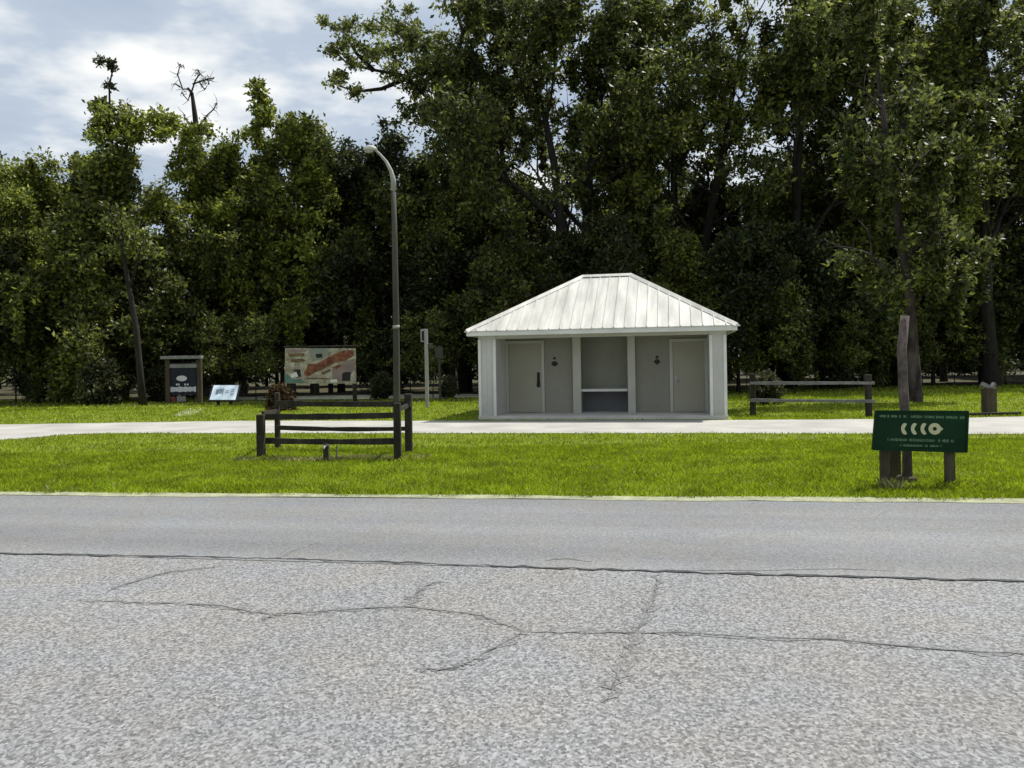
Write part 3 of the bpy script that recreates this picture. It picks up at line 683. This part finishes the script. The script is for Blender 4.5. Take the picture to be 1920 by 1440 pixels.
patch('pink_field', 'mappink', [[(624, 712), (650, 716), (666, 690), (666, 672), (640, 680), (622, 692)], [(536, 655), (576, 655), (574, 660), (538, 661)]])
patch('brown_field', 'mapbrown', [[(541, 663), (570, 662), (572, 668), (542, 669)], [(545, 674), (566, 672), (574, 676), (560, 680), (546, 679)], [(602, 699), (618, 692), (622, 695), (606, 703)], [(576, 708), (618, 708.5), (618, 711), (575, 711)]])
patch('red_band', 'mapred', [[(570, 702), (578, 683), (596, 681), (618, 669), (640, 658), (662, 656), (664, 667), (648, 676), (628, 680), (610, 690), (590, 699), (578, 706)], [(622, 689), (634, 684), (642, 685), (632, 692)]])
patch('teal_field', 'mapteal', [[(534.5, 718), (572, 718), (566, 710), (548, 711), (540, 702), (534.5, 700)]])
patch('dark_print', 'black', [[(642, 700), (650, 697), (658, 698), (657, 714), (642, 714)], [(592, 664), (604, 663), (605, 670), (594, 671)], [(550, 694), (563, 692), (565, 706), (556, 708), (556, 699)]])
patch('pale_print', 'white', [[(545, 702), (556, 697), (560, 706), (547, 709)], [(619, 712), (632, 711), (633, 717), (620, 717)]])

# ------------------------------------------------------------------ lamp post and thin posts
YP = 30.0; lp0 = on_line(744, YP)
lp = thing('street_lamp', 'tall grey street lamp with a curved arm behind the low fence', 'street lamp', (lp0.x, lp0.y, 0))
def ll(px, py): return at(px, py, YP) - lp0
ptop = ll(737.5, 338)
pp = MB(); pp.tube([(0, 0, -.1), (0, 0, .02), ll(743, 610), ll(740, 450), ptop], [.135, .13, .118, .105, .088], 10); pp.build('pole', M['lamppole'], lp, True)
cz = ll(742.8, 613); MB().tube([cz - Vector((0, 0, .06)), cz + Vector((0, 0, .06))], [.132, .132], 12).build('collar', M['palepost'], lp, True)
ar = [ptop - Vector((0, 0, .4)), ptop, ll(733, 320), ll(724, 303), ll(712, 289), ll(703, 281)]
MB().tube(ar, [.11, .10, .075, .06, .05, .045], 9).build('arm', M['palepost'], lp, True)
hd = MB(); hp = [ll(706, 283), ll(702, 279), ll(694, 276), ll(686, 278), ll(682, 282)]
hd.tube(hp, [.05, .11, .145, .12, .04], 10); hobj = hd.build('lamp_head', M['lampwhite'], lp, True)
hz_ = ll(694, 278).z
for v in hobj.data.vertices: v.co.z = hz_ + (v.co.z - hz_) * .62
lens = MB(); lens.tube([ll(700, 283), ll(692, 283.5), ll(685, 284)], [.06, .09, .05], 8); lens.build('lens', M['steel'], lp, True)
w0 = on_line(801, 29.0)
wp = thing('white_marker_post', 'slim pale square post with a small sign box on top left of the building', 'post', (w0.x, w0.y, 0))
def wl(px, py): return at(px, py, 29.0) - w0
zt_ = wl(800, 617).z
MB().box(-.06, .06, -.06, .06, -.05, zt_, bev=.008).build('post', M['palepost'], wp)
a_ = wl(789, 641); b_ = wl(798, 617)
m = MB(); m.box(a_.x, -.061, -.03, .03, b_.z - .07, b_.z); m.box(a_.x, a_.x + .035, -.03, .03, a_.z, b_.z - .071); m.box(a_.x + .036, -.061, -.03, .03, a_.z, a_.z + .04); m.build('box_frame', M['palepost'], wp)
MB().box(a_.x + .036, -.061, -.015, .015, a_.z + .041, b_.z - .072).build('box_panel', M['black'], wp)
m = wl(808, 648); MB().box(.061, m.x + .06, -.03, .03, m.z - .1, m.z + .08, bev=.01).build('side_plate', M['lamppole'], wp)
t0 = on_line(825, 34.5)
tp = thing('thin_sign_post', 'thin grey metal sign post at the shaded trees left of the building', 'post', (t0.x, t0.y, 0))
zt_ = at(824, 648, 34.5).z
MB().tube([(0, 0, -.05), (0, 0, zt_)], [.055, .05], 8).build('post', M['lamppole'], tp)
MB().box(-.16, .16, -.09, -.06, zt_ - .55, zt_ - .05).build('plate', M['lamppole'], tp)

# ------------------------------------------------------------------ trees
def leaf_mesh(name, C, RAD, per, size, m, seed, flat=.7, droop=0.0, aspect=.5):
    g = np.random.default_rng(seed); n = len(C) * per
    c = np.repeat(C, per, 0); rad = np.repeat(RAD, per)
    d = g.normal(0, 1, (n, 3)); d /= np.linalg.norm(d, axis=1)[:, None]
    r_ = g.uniform(0, 1, n) ** .7 * g.uniform(.7, 1.35, n)
    off = d * (rad * r_)[:, None]; off[:, 2] *= flat
    p = c + off
    u = g.normal(0, 1, (n, 3)) + d * .5; u[:, 2] -= droop; u /= np.linalg.norm(u, axis=1)[:, None]
    s = np.cross(u, g.normal(0, 1, (n, 3))); s /= np.linalg.norm(s, axis=1)[:, None] + 1e-9
    nn = np.cross(u, s); Ls = size * g.uniform(.55, 1.35, n)[:, None]; W = Ls * aspect
    V_ = np.stack([p, p + u * Ls * .5 + s * W * .5 + nn * Ls * .1, p + u * Ls, p + u * Ls * .45 - s * W * .5 + nn * Ls * .1], 1)
    return raw_mesh(name, V_, [(0, 1, 2, 3)], 4, m, False)
def skeleton(seed, H, r0, th, limbs, levels, spread=.9, reach=1.0, lean=(0, 0), up=.25, multi=1, decay=.72, top=None):
    g = random.Random(seed); br = []; tips = []
    def branch(p, d, ln, r, lev):
        k = 5; pts_ = [p.copy()]; rs = [r]
        for i in range(k):
            d = (d + Vector((g.uniform(-1, 1), g.uniform(-1, 1), g.uniform(-.6, 1) * .8 + up * .5)) * .2).normalized()
            p = p + d * (ln / k); pts_.append(p.copy()); rs.append(r * (1 - .5 * (i + 1) / k))
            if lev >= levels - 1 and i >= 1: tips.append((p + Vector((g.uniform(-.4, .4), g.uniform(-.4, .4), g.uniform(-.3, .5))), lev))
            if 1 <= i < k - 1 and lev < levels and g.random() < .55:
                s = d.cross(Vector((g.uniform(-1, 1), g.uniform(-1, 1), g.uniform(-.3, 1)))).normalized()
                branch(p.copy(), (d * .55 + s * spread + Vector((0, 0, up * .4))).normalized(), ln * decay * g.uniform(.6, .95), rs[-1] * .6, lev + 1)
        br.append((pts_, rs, lev))
        if lev < levels:
            for _ in range(2):
                s = d.cross(Vector((g.uniform(-1, 1), g.uniform(-1, 1), g.uniform(-1, 1)))).normalized()
                branch(p.copy(), (d + s * spread * .7).normalized(), ln * decay * g.uniform(.75, 1.05), rs[-1] * .85, lev + 1)
    for mi in range(multi):
        a0 = 2 * math.pi * mi / max(multi, 1) + g.uniform(-.4, .4)
        off = Vector((math.cos(a0), math.sin(a0), 0)) * (.25 if multi > 1 else 0)
        p = off.copy(); p.z = -.1; pts_ = [p.copy()]; rs = [r0 * 1.35]; d = Vector((lean[0], lean[1], 1)) + off * .6
        d.normalize(); k = 7; H1 = top or H * .8
        for i in range(k):
            p = p + d * (H1 / k) ; d = (d + Vector((g.uniform(-.09, .09), g.uniform(-.09, .09), .06))).normalized()
            pts_.append(p.copy()); rs.append(r0 * (1 - .72 * (i + 1) / k))
        br.append((pts_, rs, 0))
        for li in range(limbs):
            t_ = th + (1 - th) * (li + .6) / limbs; f_ = t_ * k; i = min(int(f_), k - 1); q = pts_[i].lerp(pts_[i + 1], f_ - i)
            az = li * 2.4 + g.uniform(-.5, .5); el = g.uniform(.15, .6) + .4 * t_
            dd = Vector((math.cos(az) * math.cos(el), math.sin(az) * math.cos(el), math.sin(el)))
            branch(q, dd, H * .25 * reach * (1.15 - .55 * t_), r0 * (1 - .7 * t_) * .6, 1)
        branch(p.copy(), d, H * .13, rs[-1], 1)
    return br, tips
def make_tree(name, label, seed, H, r0, th, limbs, levels, leafm, barkm, per, lsize, crad, cat='tree', hang=0.0, keep=1.0, extra=None, **kw):
    br, tips = skeleton(seed, H, r0, th, limbs, levels, **kw)
    zmax = max(t_[0].z for t_ in tips); sc_ = H / (zmax + crad * .5)
    root = thing(name, label, cat)
    tm = MB()
    for pts_, rs, lev in br:
        if rs[0] * sc_ < .012 : continue
        tm.tube([p * sc_ for p in pts_], [max(r * (sc_ if sc_ < 1 else 1), .008) for r in rs], 9 if lev == 0 else 5, cap=False)
    tm.build('trunk', M[barkm], root, True)
    g = np.random.default_rng(seed + 77)
    C = np.array([tuple(t_[0] * sc_) for t_ in tips]); RD = crad * g.uniform(.35, 1.4, len(C))
    if keep < 1: k_ = g.uniform(0, 1, len(C)) < keep; C, RD = C[k_], RD[k_]
    if extra is not None: C = np.concatenate([C, np.array(extra[0])]); RD = np.concatenate([RD, np.array(extra[1])])
    if hang > 0:
        k_ = g.uniform(0, 1, len(C)) < hang; Hc = C[k_]; hs = []
        for c_ in Hc:
            n_ = g.integers(3, 8); ph = g.uniform(-.35, .35, 2)
            for j in range(n_): hs.append((c_[0] + ph[0], c_[1] + ph[1], c_[2] - .25 * (j + 1)))
        if hs: C = np.concatenate([C, np.array(hs)]); RD = np.concatenate([RD, np.full(len(hs), crad * .32)])
    me = leaf_mesh('crown', C, RD, per, lsize, M[leafm], seed + 5)
    cr_ = bpy.data.objects.new('crown', me); col.objects.link(cr_); cr_.parent = root
    return root
used = set()
def place(proto, px, Y, rz=0.0, s=1.0, sz=None, label=None, group=None):
    p = on_line(px, Y)
    if proto.name in used:
        r_ = proto.copy(); col.objects.link(r_)
        for ch in proto.children: c_ = ch.copy(); col.objects.link(c_); c_.parent = r_
    else: r_ = proto; used.add(proto.name)
    r_.location = (p.x, p.y, 0); r_.rotation_euler = (0, 0, rz); r_.scale = (s, s, sz or s)
    if label: r_['label'] = label
    if group: r_['group'] = group
    return r_

oakA = make_tree('oak_tree', 'x', 101, 22, .42, .34, 6, 4, 'oak', 'darkbark', 64, .25, .66, hang=.08, multi=2, reach=.95, keep=.20)
oakB = make_tree('oak_tree', 'x', 112, 22, .36, .30, 7, 4, 'oak', 'darkbark', 64, .25, .66, hang=.10, reach=1.05, keep=.24)
oakC = make_tree('oak_tree', 'x', 123, 22, .40, .26, 7, 4, 'oak2', 'darkbark', 62, .25, .66, hang=.08, multi=2, reach=.85, keep=.20)
midA = make_tree('broadleaf_tree', 'x', 201, 12, .18, .12, 8, 3, 'oak2', 'bark', 95, .20, .62, hang=.15, reach=1.0, keep=.45)
midB = make_tree('broadleaf_tree', 'x', 212, 12, .17, .10, 9, 3, 'bright', 'bark', 90, .20, .60, hang=.25, reach=.85, keep=.45)
midC = make_tree('broadleaf_tree', 'x', 223, 12, .17, .08, 9, 3, 'dark', 'darkbark', 100, .20, .62, hang=.1, reach=.95, keep=.45)
undA = make_tree('understory_tree', 'x', 301, 8, .10, .06, 9, 3, 'oak', 'darkbark', 60, .22, .55, reach=.95)
undB = make_tree('understory_tree', 'x', 312, 8, .10, .05, 9, 3, 'dark', 'darkbark', 60, .22, .55, reach=1.05)
undC = make_tree('understory_tree', 'x', 323, 8, .09, .10, 8, 3, 'oak2', 'bark', 55, .22, .55, reach=.9, hang=.2)
shA = make_tree('shrub', 'x', 401, 2.2, .035, .02, 9, 2, 'shrub', 'bark', 60, .15, .30, cat='shrub', reach=1.3)
spire = make_tree('spire_tree', 'tall narrow green tree with a hooked tuft above its tip at the left', 501, 12.6, .16, .18, 12, 2, 'oak2', 'darkbark', 80, .22, .46, reach=.40, cat='tree', top=11.5, keep=.8)
tops = make_tree('spire_tree', 'yellow green tree with a ragged pointed top right of the bare tree', 512, 14.6, .17, .15, 11, 3, 'bright', 'bark', 60, .24, .50, reach=.62, keep=.55)

def placeL(proto, px, Y, rz=0.0, s=1.0, sz=None, **k): return place(proto, px, Y * 1.2, rz, s * 1.17, (sz * 1.17 if sz else None), **k)
# left group
placeL(midC, -260, 35, 1.0, 1.0, label='dark broad tree beyond the left edge of the lawn'); placeL(midA, -110, 33, 2.0, .94, label='olive tree at the far left edge of the wood')
placeL(midB, 55, 33.5, .4, .90, 0.90, label='round topped yellow green tree left of the tall narrow tree')
r_ = placeL(spire, 205, 32.5)
tipp = at(205, 160, 39) - Vector(r_.location); t1 = at(212, 128, 39) - Vector(r_.location); t2 = at(203, 110, 39) - Vector(r_.location); t3 = at(189, 115, 39) - Vector(r_.location)
ks_ = r_.scale[0]; tipp, t1, t2, t3 = tipp / ks_, t1 / ks_, t2 / ks_, t3 / ks_
tv = MB(); tv.tube([tipp - Vector((0, 0, 1.2)), tipp, t1, t2, t3], [.05, .035, .03, .025, .02], 6); tv.build('hooked_stem', M['darkbark'], r_)
me = leaf_mesh('top_tuft', np.array([tuple(t3), tuple(t1), tuple((t1 + t2) / 2), tuple(tipp)]), np.array([.27, .18, .15, .28]), 110, .16, M['dark'], 7)
o = bpy.data.objects.new('top_tuft', me); col.objects.link(o); o.parent = r_
g_ = np.random.default_rng(31); C_l = []; R_l = []
m = MB(); sp0 = Vector(r_.location)
for lm in ([(214, 330), (240, 270), (275, 236), (320, 232), (352, 262)], [(240, 270), (225, 235)], [(212, 390), (250, 400), (300, 390)]):
    m.tube([(at(px, py, 39) - sp0) / ks_ for px, py in lm], [.07 - .05 * i / len(lm) for i in range(len(lm))], 5)
m.build('bough', M['darkbark'], r_, True)
for px, py, r_px, n_ in [(236, 222, 16, 5), (262, 238, 14, 4), (290, 222, 16, 6), (322, 232, 16, 6), (345, 252, 14, 5), (360, 280, 14, 4), (240, 260, 14, 4), (235, 300, 10, 3), (270, 395, 22, 7), (310, 385, 20, 6), (180, 250, 14, 5), (178, 300, 14, 4), (300, 252, 22, 7), (345, 285, 24, 8), (255, 250, 18, 5), (215, 245, 22, 8), (200, 200, 14, 5), (330, 320, 24, 7), (375, 250, 22, 8)]:
    for _ in range(n_): C_l.append(tuple((at(px + g_.normal(0, r_px * .6), py + g_.normal(0, r_px * .5), 39 + g_.normal(0, .7)) - sp0) / ks_)); R_l.append(g_.uniform(.22, .46))
me = leaf_mesh('side_crown', np.array(C_l), np.array(R_l), 70, .2, M['bright'], 32)
o = bpy.data.objects.new('side_crown', me); col.objects.link(o); o.parent = r_
placeL(midA, 385, 35.5, 4.0, .93, label='olive tree standing behind the notice kiosk')
placeL(midB, 455, 36, 2.6, 1.0, label='bright yellow green tree between the bare tree and the lamp')
placeL(tops, 548, 37)
placeL(midC, 640, 39, .7, 1.08, label='dark tree behind the street lamp head')
placeL(midA, 135, 35.5, 3.3, .95, label='olive tree filling the canopy left of the tall narrow tree')
placeL(midB, -20, 36.5, 5.0, .97, label='yellow green tree at the left picture edge')
placeL(midA, 590, 38.5, 1.0, 1.1, label='olive tree right of the ragged pointed tree')
placeL(undC, 120, 31.5, .3, .95, label='olive understory tree at the lawn edge below the narrow tree')
placeL(undB, -30, 31, 1.3, .9, label='dark bushy understory tree at the left edge of the picture')
placeL(undA, 300, 32.5, 2.2, .9, label='dull green understory tree behind the notice kiosk')
placeL(undB, 420, 36, 3.0, .95, label='dark understory tree behind the slanted reading panel')
placeL(undA, 520, 37.5, 4.2, 1.1, label='dull green understory tree behind the map sign')
placeL(undC, 220, 34, 5.2, 1.0, label='olive understory tree behind the leaning trunk')
placeL(undB, 620, 38, .2, 1.15, label='dark understory tree right of the map sign')
# oak with a long limb overhanging to the left
YO = 44.0; p0 = on_line(872, YO)
oo = thing('overhanging_oak', 'oak with a long leafy limb reaching left over the street lamp', 'tree', p0)
def oo_(px, py, dy=0.0): return at(px, py, YO + dy) - p0
m = MB(); m.tube([(0, 0, -.1), oo_(872, 600), oo_(866, 400), oo_(850, 260), oo_(846, 150), oo_(868, 60), oo_(850, 0), oo_(820, -20)], [.40, .36, .30, .25, .18, .12, .08, .04], 9)
for lm in ([(850, 260), (810, 190), (760, 148), (700, 132), (650, 118), (622, 92)], [(846, 150), (800, 95), (745, 62), (700, 40)], [(760, 148), (715, 165), (670, 172), (630, 158)], [(868, 60), (895, 25), (930, -10)], [(700, 132), (665, 95), (640, 50)], [(850, 260), (900, 180), (930, 110)]):
    ps = [oo_(*p) + Vector((0, rr.uniform(-.5, .5) if i else 0, 0)) for i, p in enumerate(lm)]
    m.tube(ps, [.15 - .12 * i / (len(ps) - 1) for i in range(len(ps))], 6)
m.build('trunk', M['darkbark'], oo, True)
g_ = np.random.default_rng(77); C_l = []; R_l = []
for (px, py, r_px, n_) in [(640, 52, 26, 7), (628, 90, 18, 5), (660, 78, 22, 5), (632, 150, 22, 7), (668, 172, 10, 3), (655, 120, 20, 4), (700, 48, 28, 8), (745, 40, 26, 8), (690, 100, 22, 6), (735, 85, 28, 8), (780, 60, 24, 7), (775, 110, 30, 9), (820, 85, 26, 8), (725, 135, 22, 6), (815, 140, 30, 9), (860, 110, 26, 8), (880, 60, 22, 6), (905, 30, 22, 6), (770, 165, 22, 7), (870, 170, 34, 10), (820, 200, 36, 12), (760, 205, 26, 8), (900, 230, 40, 14), (840, 270, 45, 14), (925, 110, 30, 9)]:
    for _ in range(n_):
        q_ = oo_(px + g_.normal(0, r_px * .6), py + g_.normal(0, r_px * .45), g_.normal(0, 1.3)); C_l.append(tuple(q_)); R_l.append(g_.uniform(.3, .62))
me = leaf_mesh('crown', np.array(C_l), np.array(R_l), 75, .23, M['oak2'], 78)
o = bpy.data.objects.new('crown', me); col.objects.link(o); o.parent = oo
# bare dead tree and leaning trunk
br_l = thing('bare_tree', 'bare dead tree with twiggy forked top against the sky', 'tree')
p0 = on_line(372, 49); br_l.location = p0
def bl_(px, py): return at(px, py, 49) - p0
m = MB(); m.tube([(0, 0, -.1), bl_(378, 500), bl_(372, 300), bl_(366, 220), bl_(360, 175), bl_(352, 165)], [.2, .2, .18, .16, .10, .07], 7)
g = random.Random(6)
twigs = [[(352, 165), (340, 165), (333, 140), (340, 122)], [(356, 168), (368, 152), (372, 135), (366, 128)], [(364, 160), (380, 150), (392, 148), (399, 143)], [(340, 165), (330, 158)], [(372, 150), (378, 160), (384, 168)], [(362, 172), (352, 188), (342, 175)], [(370, 235), (385, 215), (400, 205), (404, 190)], [(366, 240), (350, 225), (345, 214)]]
def jv(a_): return Vector((g.uniform(-a_, a_), g.uniform(-a_, a_), g.uniform(-a_, a_)))
for tw in twigs:
    ps = [bl_(*p) + Vector((0, g.uniform(-.3, .3), 0)) for p in tw]
    m.tube(ps, [.055 - .03 * i / len(ps) for i in range(len(ps))], 5)
    for p in ps[1:]:
        for _ in range(4): e1_ = p + jv(.48); m.tube([p, p.lerp(e1_, .5) + jv(.06), e1_], [.022, .016, .008], 4)
m.build('trunk', M['darkbark'], br_l, True)
me = leaf_mesh('crown', np.array([tuple(bl_(*p)) for p in [(385, 152), (372, 138), (340, 124), (392, 150)]]), np.array([.35, .2, .15, .3]), 26, .14, M['dark'], 8)
o = bpy.data.objects.new('crown', me); col.objects.link(o); o.parent = br_l
lt = thing('leaning_tree', 'slim dark leaning trunk with a thin crown left of the notice kiosk', 'tree'); p0 = gnd(268, 762); lt.location = p0
def lt_(px, py): return at(px, py, p0.y) - p0
m = MB(); m.tube([(0, 0, -.1), lt_(262, 690), lt_(256, 620), lt_(243, 545), lt_(232, 480), lt_(226, 400)], [.17, .13, .12, .10, .075, .04], 8)
m.tube([lt_(243, 545), lt_(255, 500), lt_(270, 450)], [.06, .05, .03], 6); m.tube([lt_(232, 480), lt_(215, 440), lt_(205, 420)], [.05, .04, .02], 6); m.build('trunk', M['darkbark'], lt, True)
me = leaf_mesh('crown', np.array([tuple(lt_(*p)) for p in [(226, 400), (270, 440), (205, 420), (240, 430), (250, 470), (215, 470), (285, 470)]]), np.array([.7, .6, .6, .7, .55, .5, .5]), 130, .2, M['oak2'], 9)
o = bpy.data.objects.new('crown', me); col.objects.link(o); o.parent = lt

# thin saplings at the edge of the wood
sap = make_tree('sapling', 'thin dark sapling at the shaded edge of the wood', 701, 4.6, .03, .25, 6, 2, 'oak2', 'darkbark', 26, .17, .30, reach=.8, keep=.5)
for i, (px, Y) in enumerate([(30, 37.5), (95, 38.5), (150, 37), (200, 39), (395, 37), (440, 38.5), (480, 37.5), (505, 40), (690, 43), (770, 38), (812, 37), (860, 40), (1400, 36), (1440, 37), (1490, 35.5), (1545, 38), (1600, 36.5), (1655, 39), (1730, 40), (1790, 42), (1835, 41), (1885, 43)]):
    place(sap, px, Y, i * 2.1, rr.uniform(.75, 1.25), group='saplings at the wood edge')
# the far wood closing the view between the trunks
g_ = np.random.default_rng(5); n_ = 1500
C_w = np.stack([g_.uniform(-75, 75, n_), g_.uniform(76, 88, n_), np.abs(g_.normal(0, 4.2, n_)) + .2], 1)
C_w = C_w[(C_w[:, 2] < 10) & ~((C_w[:, 0] < -12) & (C_w[:, 2] > 8))]
me = leaf_mesh('far_wood', C_w, g_.uniform(.9, 1.7, len(C_w)), 60, .55, M['dark'], 6)
o = bpy.data.objects.new('far_wood', me); col.objects.link(o); tag(o, 'dark distant wood closing the view between the trunks', 'wood', kind='stuff')
# big oaks
place(oakB, 975, 43, 2.4, 1.0, label='tall oak rising between the street lamp and the building roof')
place(oakA, 1090, 40, .9, 1.05, label='tall dark oak with forked trunks behind the building roof')
place(oakC, 1270, 44, 2.0, 1.05, label='tall olive oak behind the right side of the building roof')
place(oakB, 1480, 42, 5.0, 1.08, label='tall oak with spreading limbs above the rail fence')
place(oakA, 1690, 45, 3.6, 1.1, label='tall dark oak above and behind the green sign')
place(oakC, 1860, 41, 4.4, 1.02, label='tall olive oak at the right edge of the picture')
place(oakB, 2080, 44, .5, 1.1, label='tall oak just beyond the right edge of the picture')
place(oakA, 2300, 46, 1.5, 1.0, label='tall dark oak far beyond the right edge of the picture')
for i, (px, Y, rz, s, pr) in enumerate([(1190, 57, 2.8, .9, oakB), (1585, 58, .8, .85, oakA), (2010, 58, 2.2, 1.0, oakC), (2250, 58, 3.2, 1.1, oakB)]):
    place(pr, px, Y, rz, s, label='tall oak deep in the back rows of the wood', group='back row oaks')
place(midC, 745, 46, 2.0, 1.33, label='dark mid height tree filling the gap behind the lamp pole')
place(midA, 850, 47, 3.0, 1.38, label='olive tree rising behind the pale marker post')
for i, (px, Y, rz, s, pr) in enumerate([(880, 44, 1, 1.0, midA), (980, 46, 2, 1.1, midC), (1180, 47, 3, 1.05, midA), (1330, 48, 4, 1.1, midC), (1540, 47, 5, 1.1, midA), (1640, 48, 6, 1.0, midC), (1770, 49, .5, 1.15, midA), (1930, 47, 1.5, 1.1, midC), (2120, 48, 2.5, 1.1, midA)]):
    place(pr, px, Y, rz, s, label='mid height tree below the tall oaks in shade', group='mid height trees in shade')
for i, (px, Y, s) in enumerate([(q_[0], q_[1] * 1.2, q_[2] * 1.17) for q_ in [(-420, 44, .78), (-300, 43, .74), (-180, 45, .75), (-70, 43, .72), (40, 46, .75), (140, 44, .68), (330, 47, .72), (430, 45, .8), (530, 48, .85), (620, 50, .9), (240, 49, .60)]]):
    place([midA, midC, midB][i % 3] if i % 3 else midC, px, Y, i * 1.3, s, label='low tree in the back row on the left', group='low back row trees on the left')
names = ['dark bushy tree left of the building under the oaks', 'dull green bushy tree behind the left half of the roof', 'dark bushy tree behind the ridge of the roof', 'olive bushy tree behind the right half of the roof',
         'dark bushy tree just right of the building', 'dull green bushy tree behind the left post of the rail fence', 'dark bushy tree behind the middle of the rail fence', 'olive bushy tree behind the right post of the rail fence',
         'dark bushy tree behind the black post', 'dull green bushy tree behind the brown gate post', 'dark bushy tree at the right picture edge', 'olive bushy tree past the right picture edge']
for i, (px, Y, rz, s) in enumerate([(850, 42, .5, 1.1), (950, 38, 1.8, .95), (1120, 38, 2.9, 1.05), (1260, 39, .1, 1.0), (1385, 37.5, 4.0, 1.0), (1450, 40, 5.0, 1.05), (1530, 38.5, 1.1, 1.0), (1620, 41, 2.1, 1.1), (1750, 43, 3.3, 1.1), (1840, 44, 4.6, 1.1), (1930, 43, 5.9, 1.1), (2060, 42, .9, 1.15)]):
    place([undB, undA, undB, undC][i % 4], px, Y, rz, s, label=names[i])
# lit trunk on the right
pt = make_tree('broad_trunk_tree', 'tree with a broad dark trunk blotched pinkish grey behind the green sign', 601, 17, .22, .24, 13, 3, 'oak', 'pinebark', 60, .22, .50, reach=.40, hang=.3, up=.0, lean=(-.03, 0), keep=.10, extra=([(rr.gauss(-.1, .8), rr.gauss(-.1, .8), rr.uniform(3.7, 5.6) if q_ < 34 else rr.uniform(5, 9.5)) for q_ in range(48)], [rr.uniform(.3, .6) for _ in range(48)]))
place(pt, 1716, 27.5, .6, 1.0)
for i, (px, Y, s_, pr) in enumerate([(-500, 66, 1.3, undB), (-330, 68, 1.2, undA), (-160, 66, 1.2, undB), (0, 68, 1.1, undA), (170, 66, 1.1, undB), (330, 68, 1.2, undA), (500, 64, 1.3, undB), (620, 62, 1.3, undA), (720, 63, 1.4, undB), (800, 60, 1.4, undB), (880, 62, 1.4, undA), (960, 60, 1.4, undB), (1060, 62, 1.4, undA), (1160, 60, 1.4, undB), (1270, 62, 1.4, undA), (1370, 60, 1.4, undB), (1470, 61, 1.4, undA), (1560, 62, 1.4, undB), (1660, 60, 1.4, undA), (1760, 62, 1.4, undB), (1850, 60, 1.4, undB), (1940, 61, 1.4, undA), (2040, 60, 1.4, undB), (2150, 62, 1.4, undA)]):
    place(pr, px, Y, i * 1.7, s_ * 1.0, label='low bushy tree far back in the shaded wood', group='far understory trees')
# shrubs
sh = [(shA, 185, 35.2, 1.0, 'grey green shrub between the left lawn and the leaning trunk'), (shA, 300, 37.5, .8, 'small pale shrub behind the left kiosk post'),
      (shA, 720, 36, .6, 'pale shrub left of the street lamp foot'), (shA, 845, 36, .5, 'low sunlit shrub left of the building wall'),
      (shA, 1435, 27.5, .55, 'pale shrub behind the left post of the rail fence')]
for i, (pr, px, Y, s, lab) in enumerate(sh): place(pr, px, Y, i * 1.1, s, label=lab)
ru = make_tree('rusty_shrub', 'small rusty leaved shrub beside the left post of the map sign', 421, 0.95, .02, .05, 7, 2, 'rust', 'bark', 40, .13, .2, cat='shrub', reach=1.0)
place(ru, 527, 28.3)
tufts('grass_tuft', gnd(1672, 921), .07, 130, .17, 'tall grass tuft at the left leg of the green sign', 'straw')
tufts('grass_tuft', gnd(1720, 918), .12, 160, .12, 'grass tuft between the legs of the green sign')
tufts('grass_tuft', gnd(1788, 921), .08, 120, .13, 'grass tuft at the right leg of the green sign')
tufts('grass_tuft', gnd(497, 866), .08, 120, .13, 'grass tuft at the front left post of the low fence')
tufts('grass_tuft', gnd(760, 866), .10, 120, .12, 'grass tuft at the front right post of the low fence')
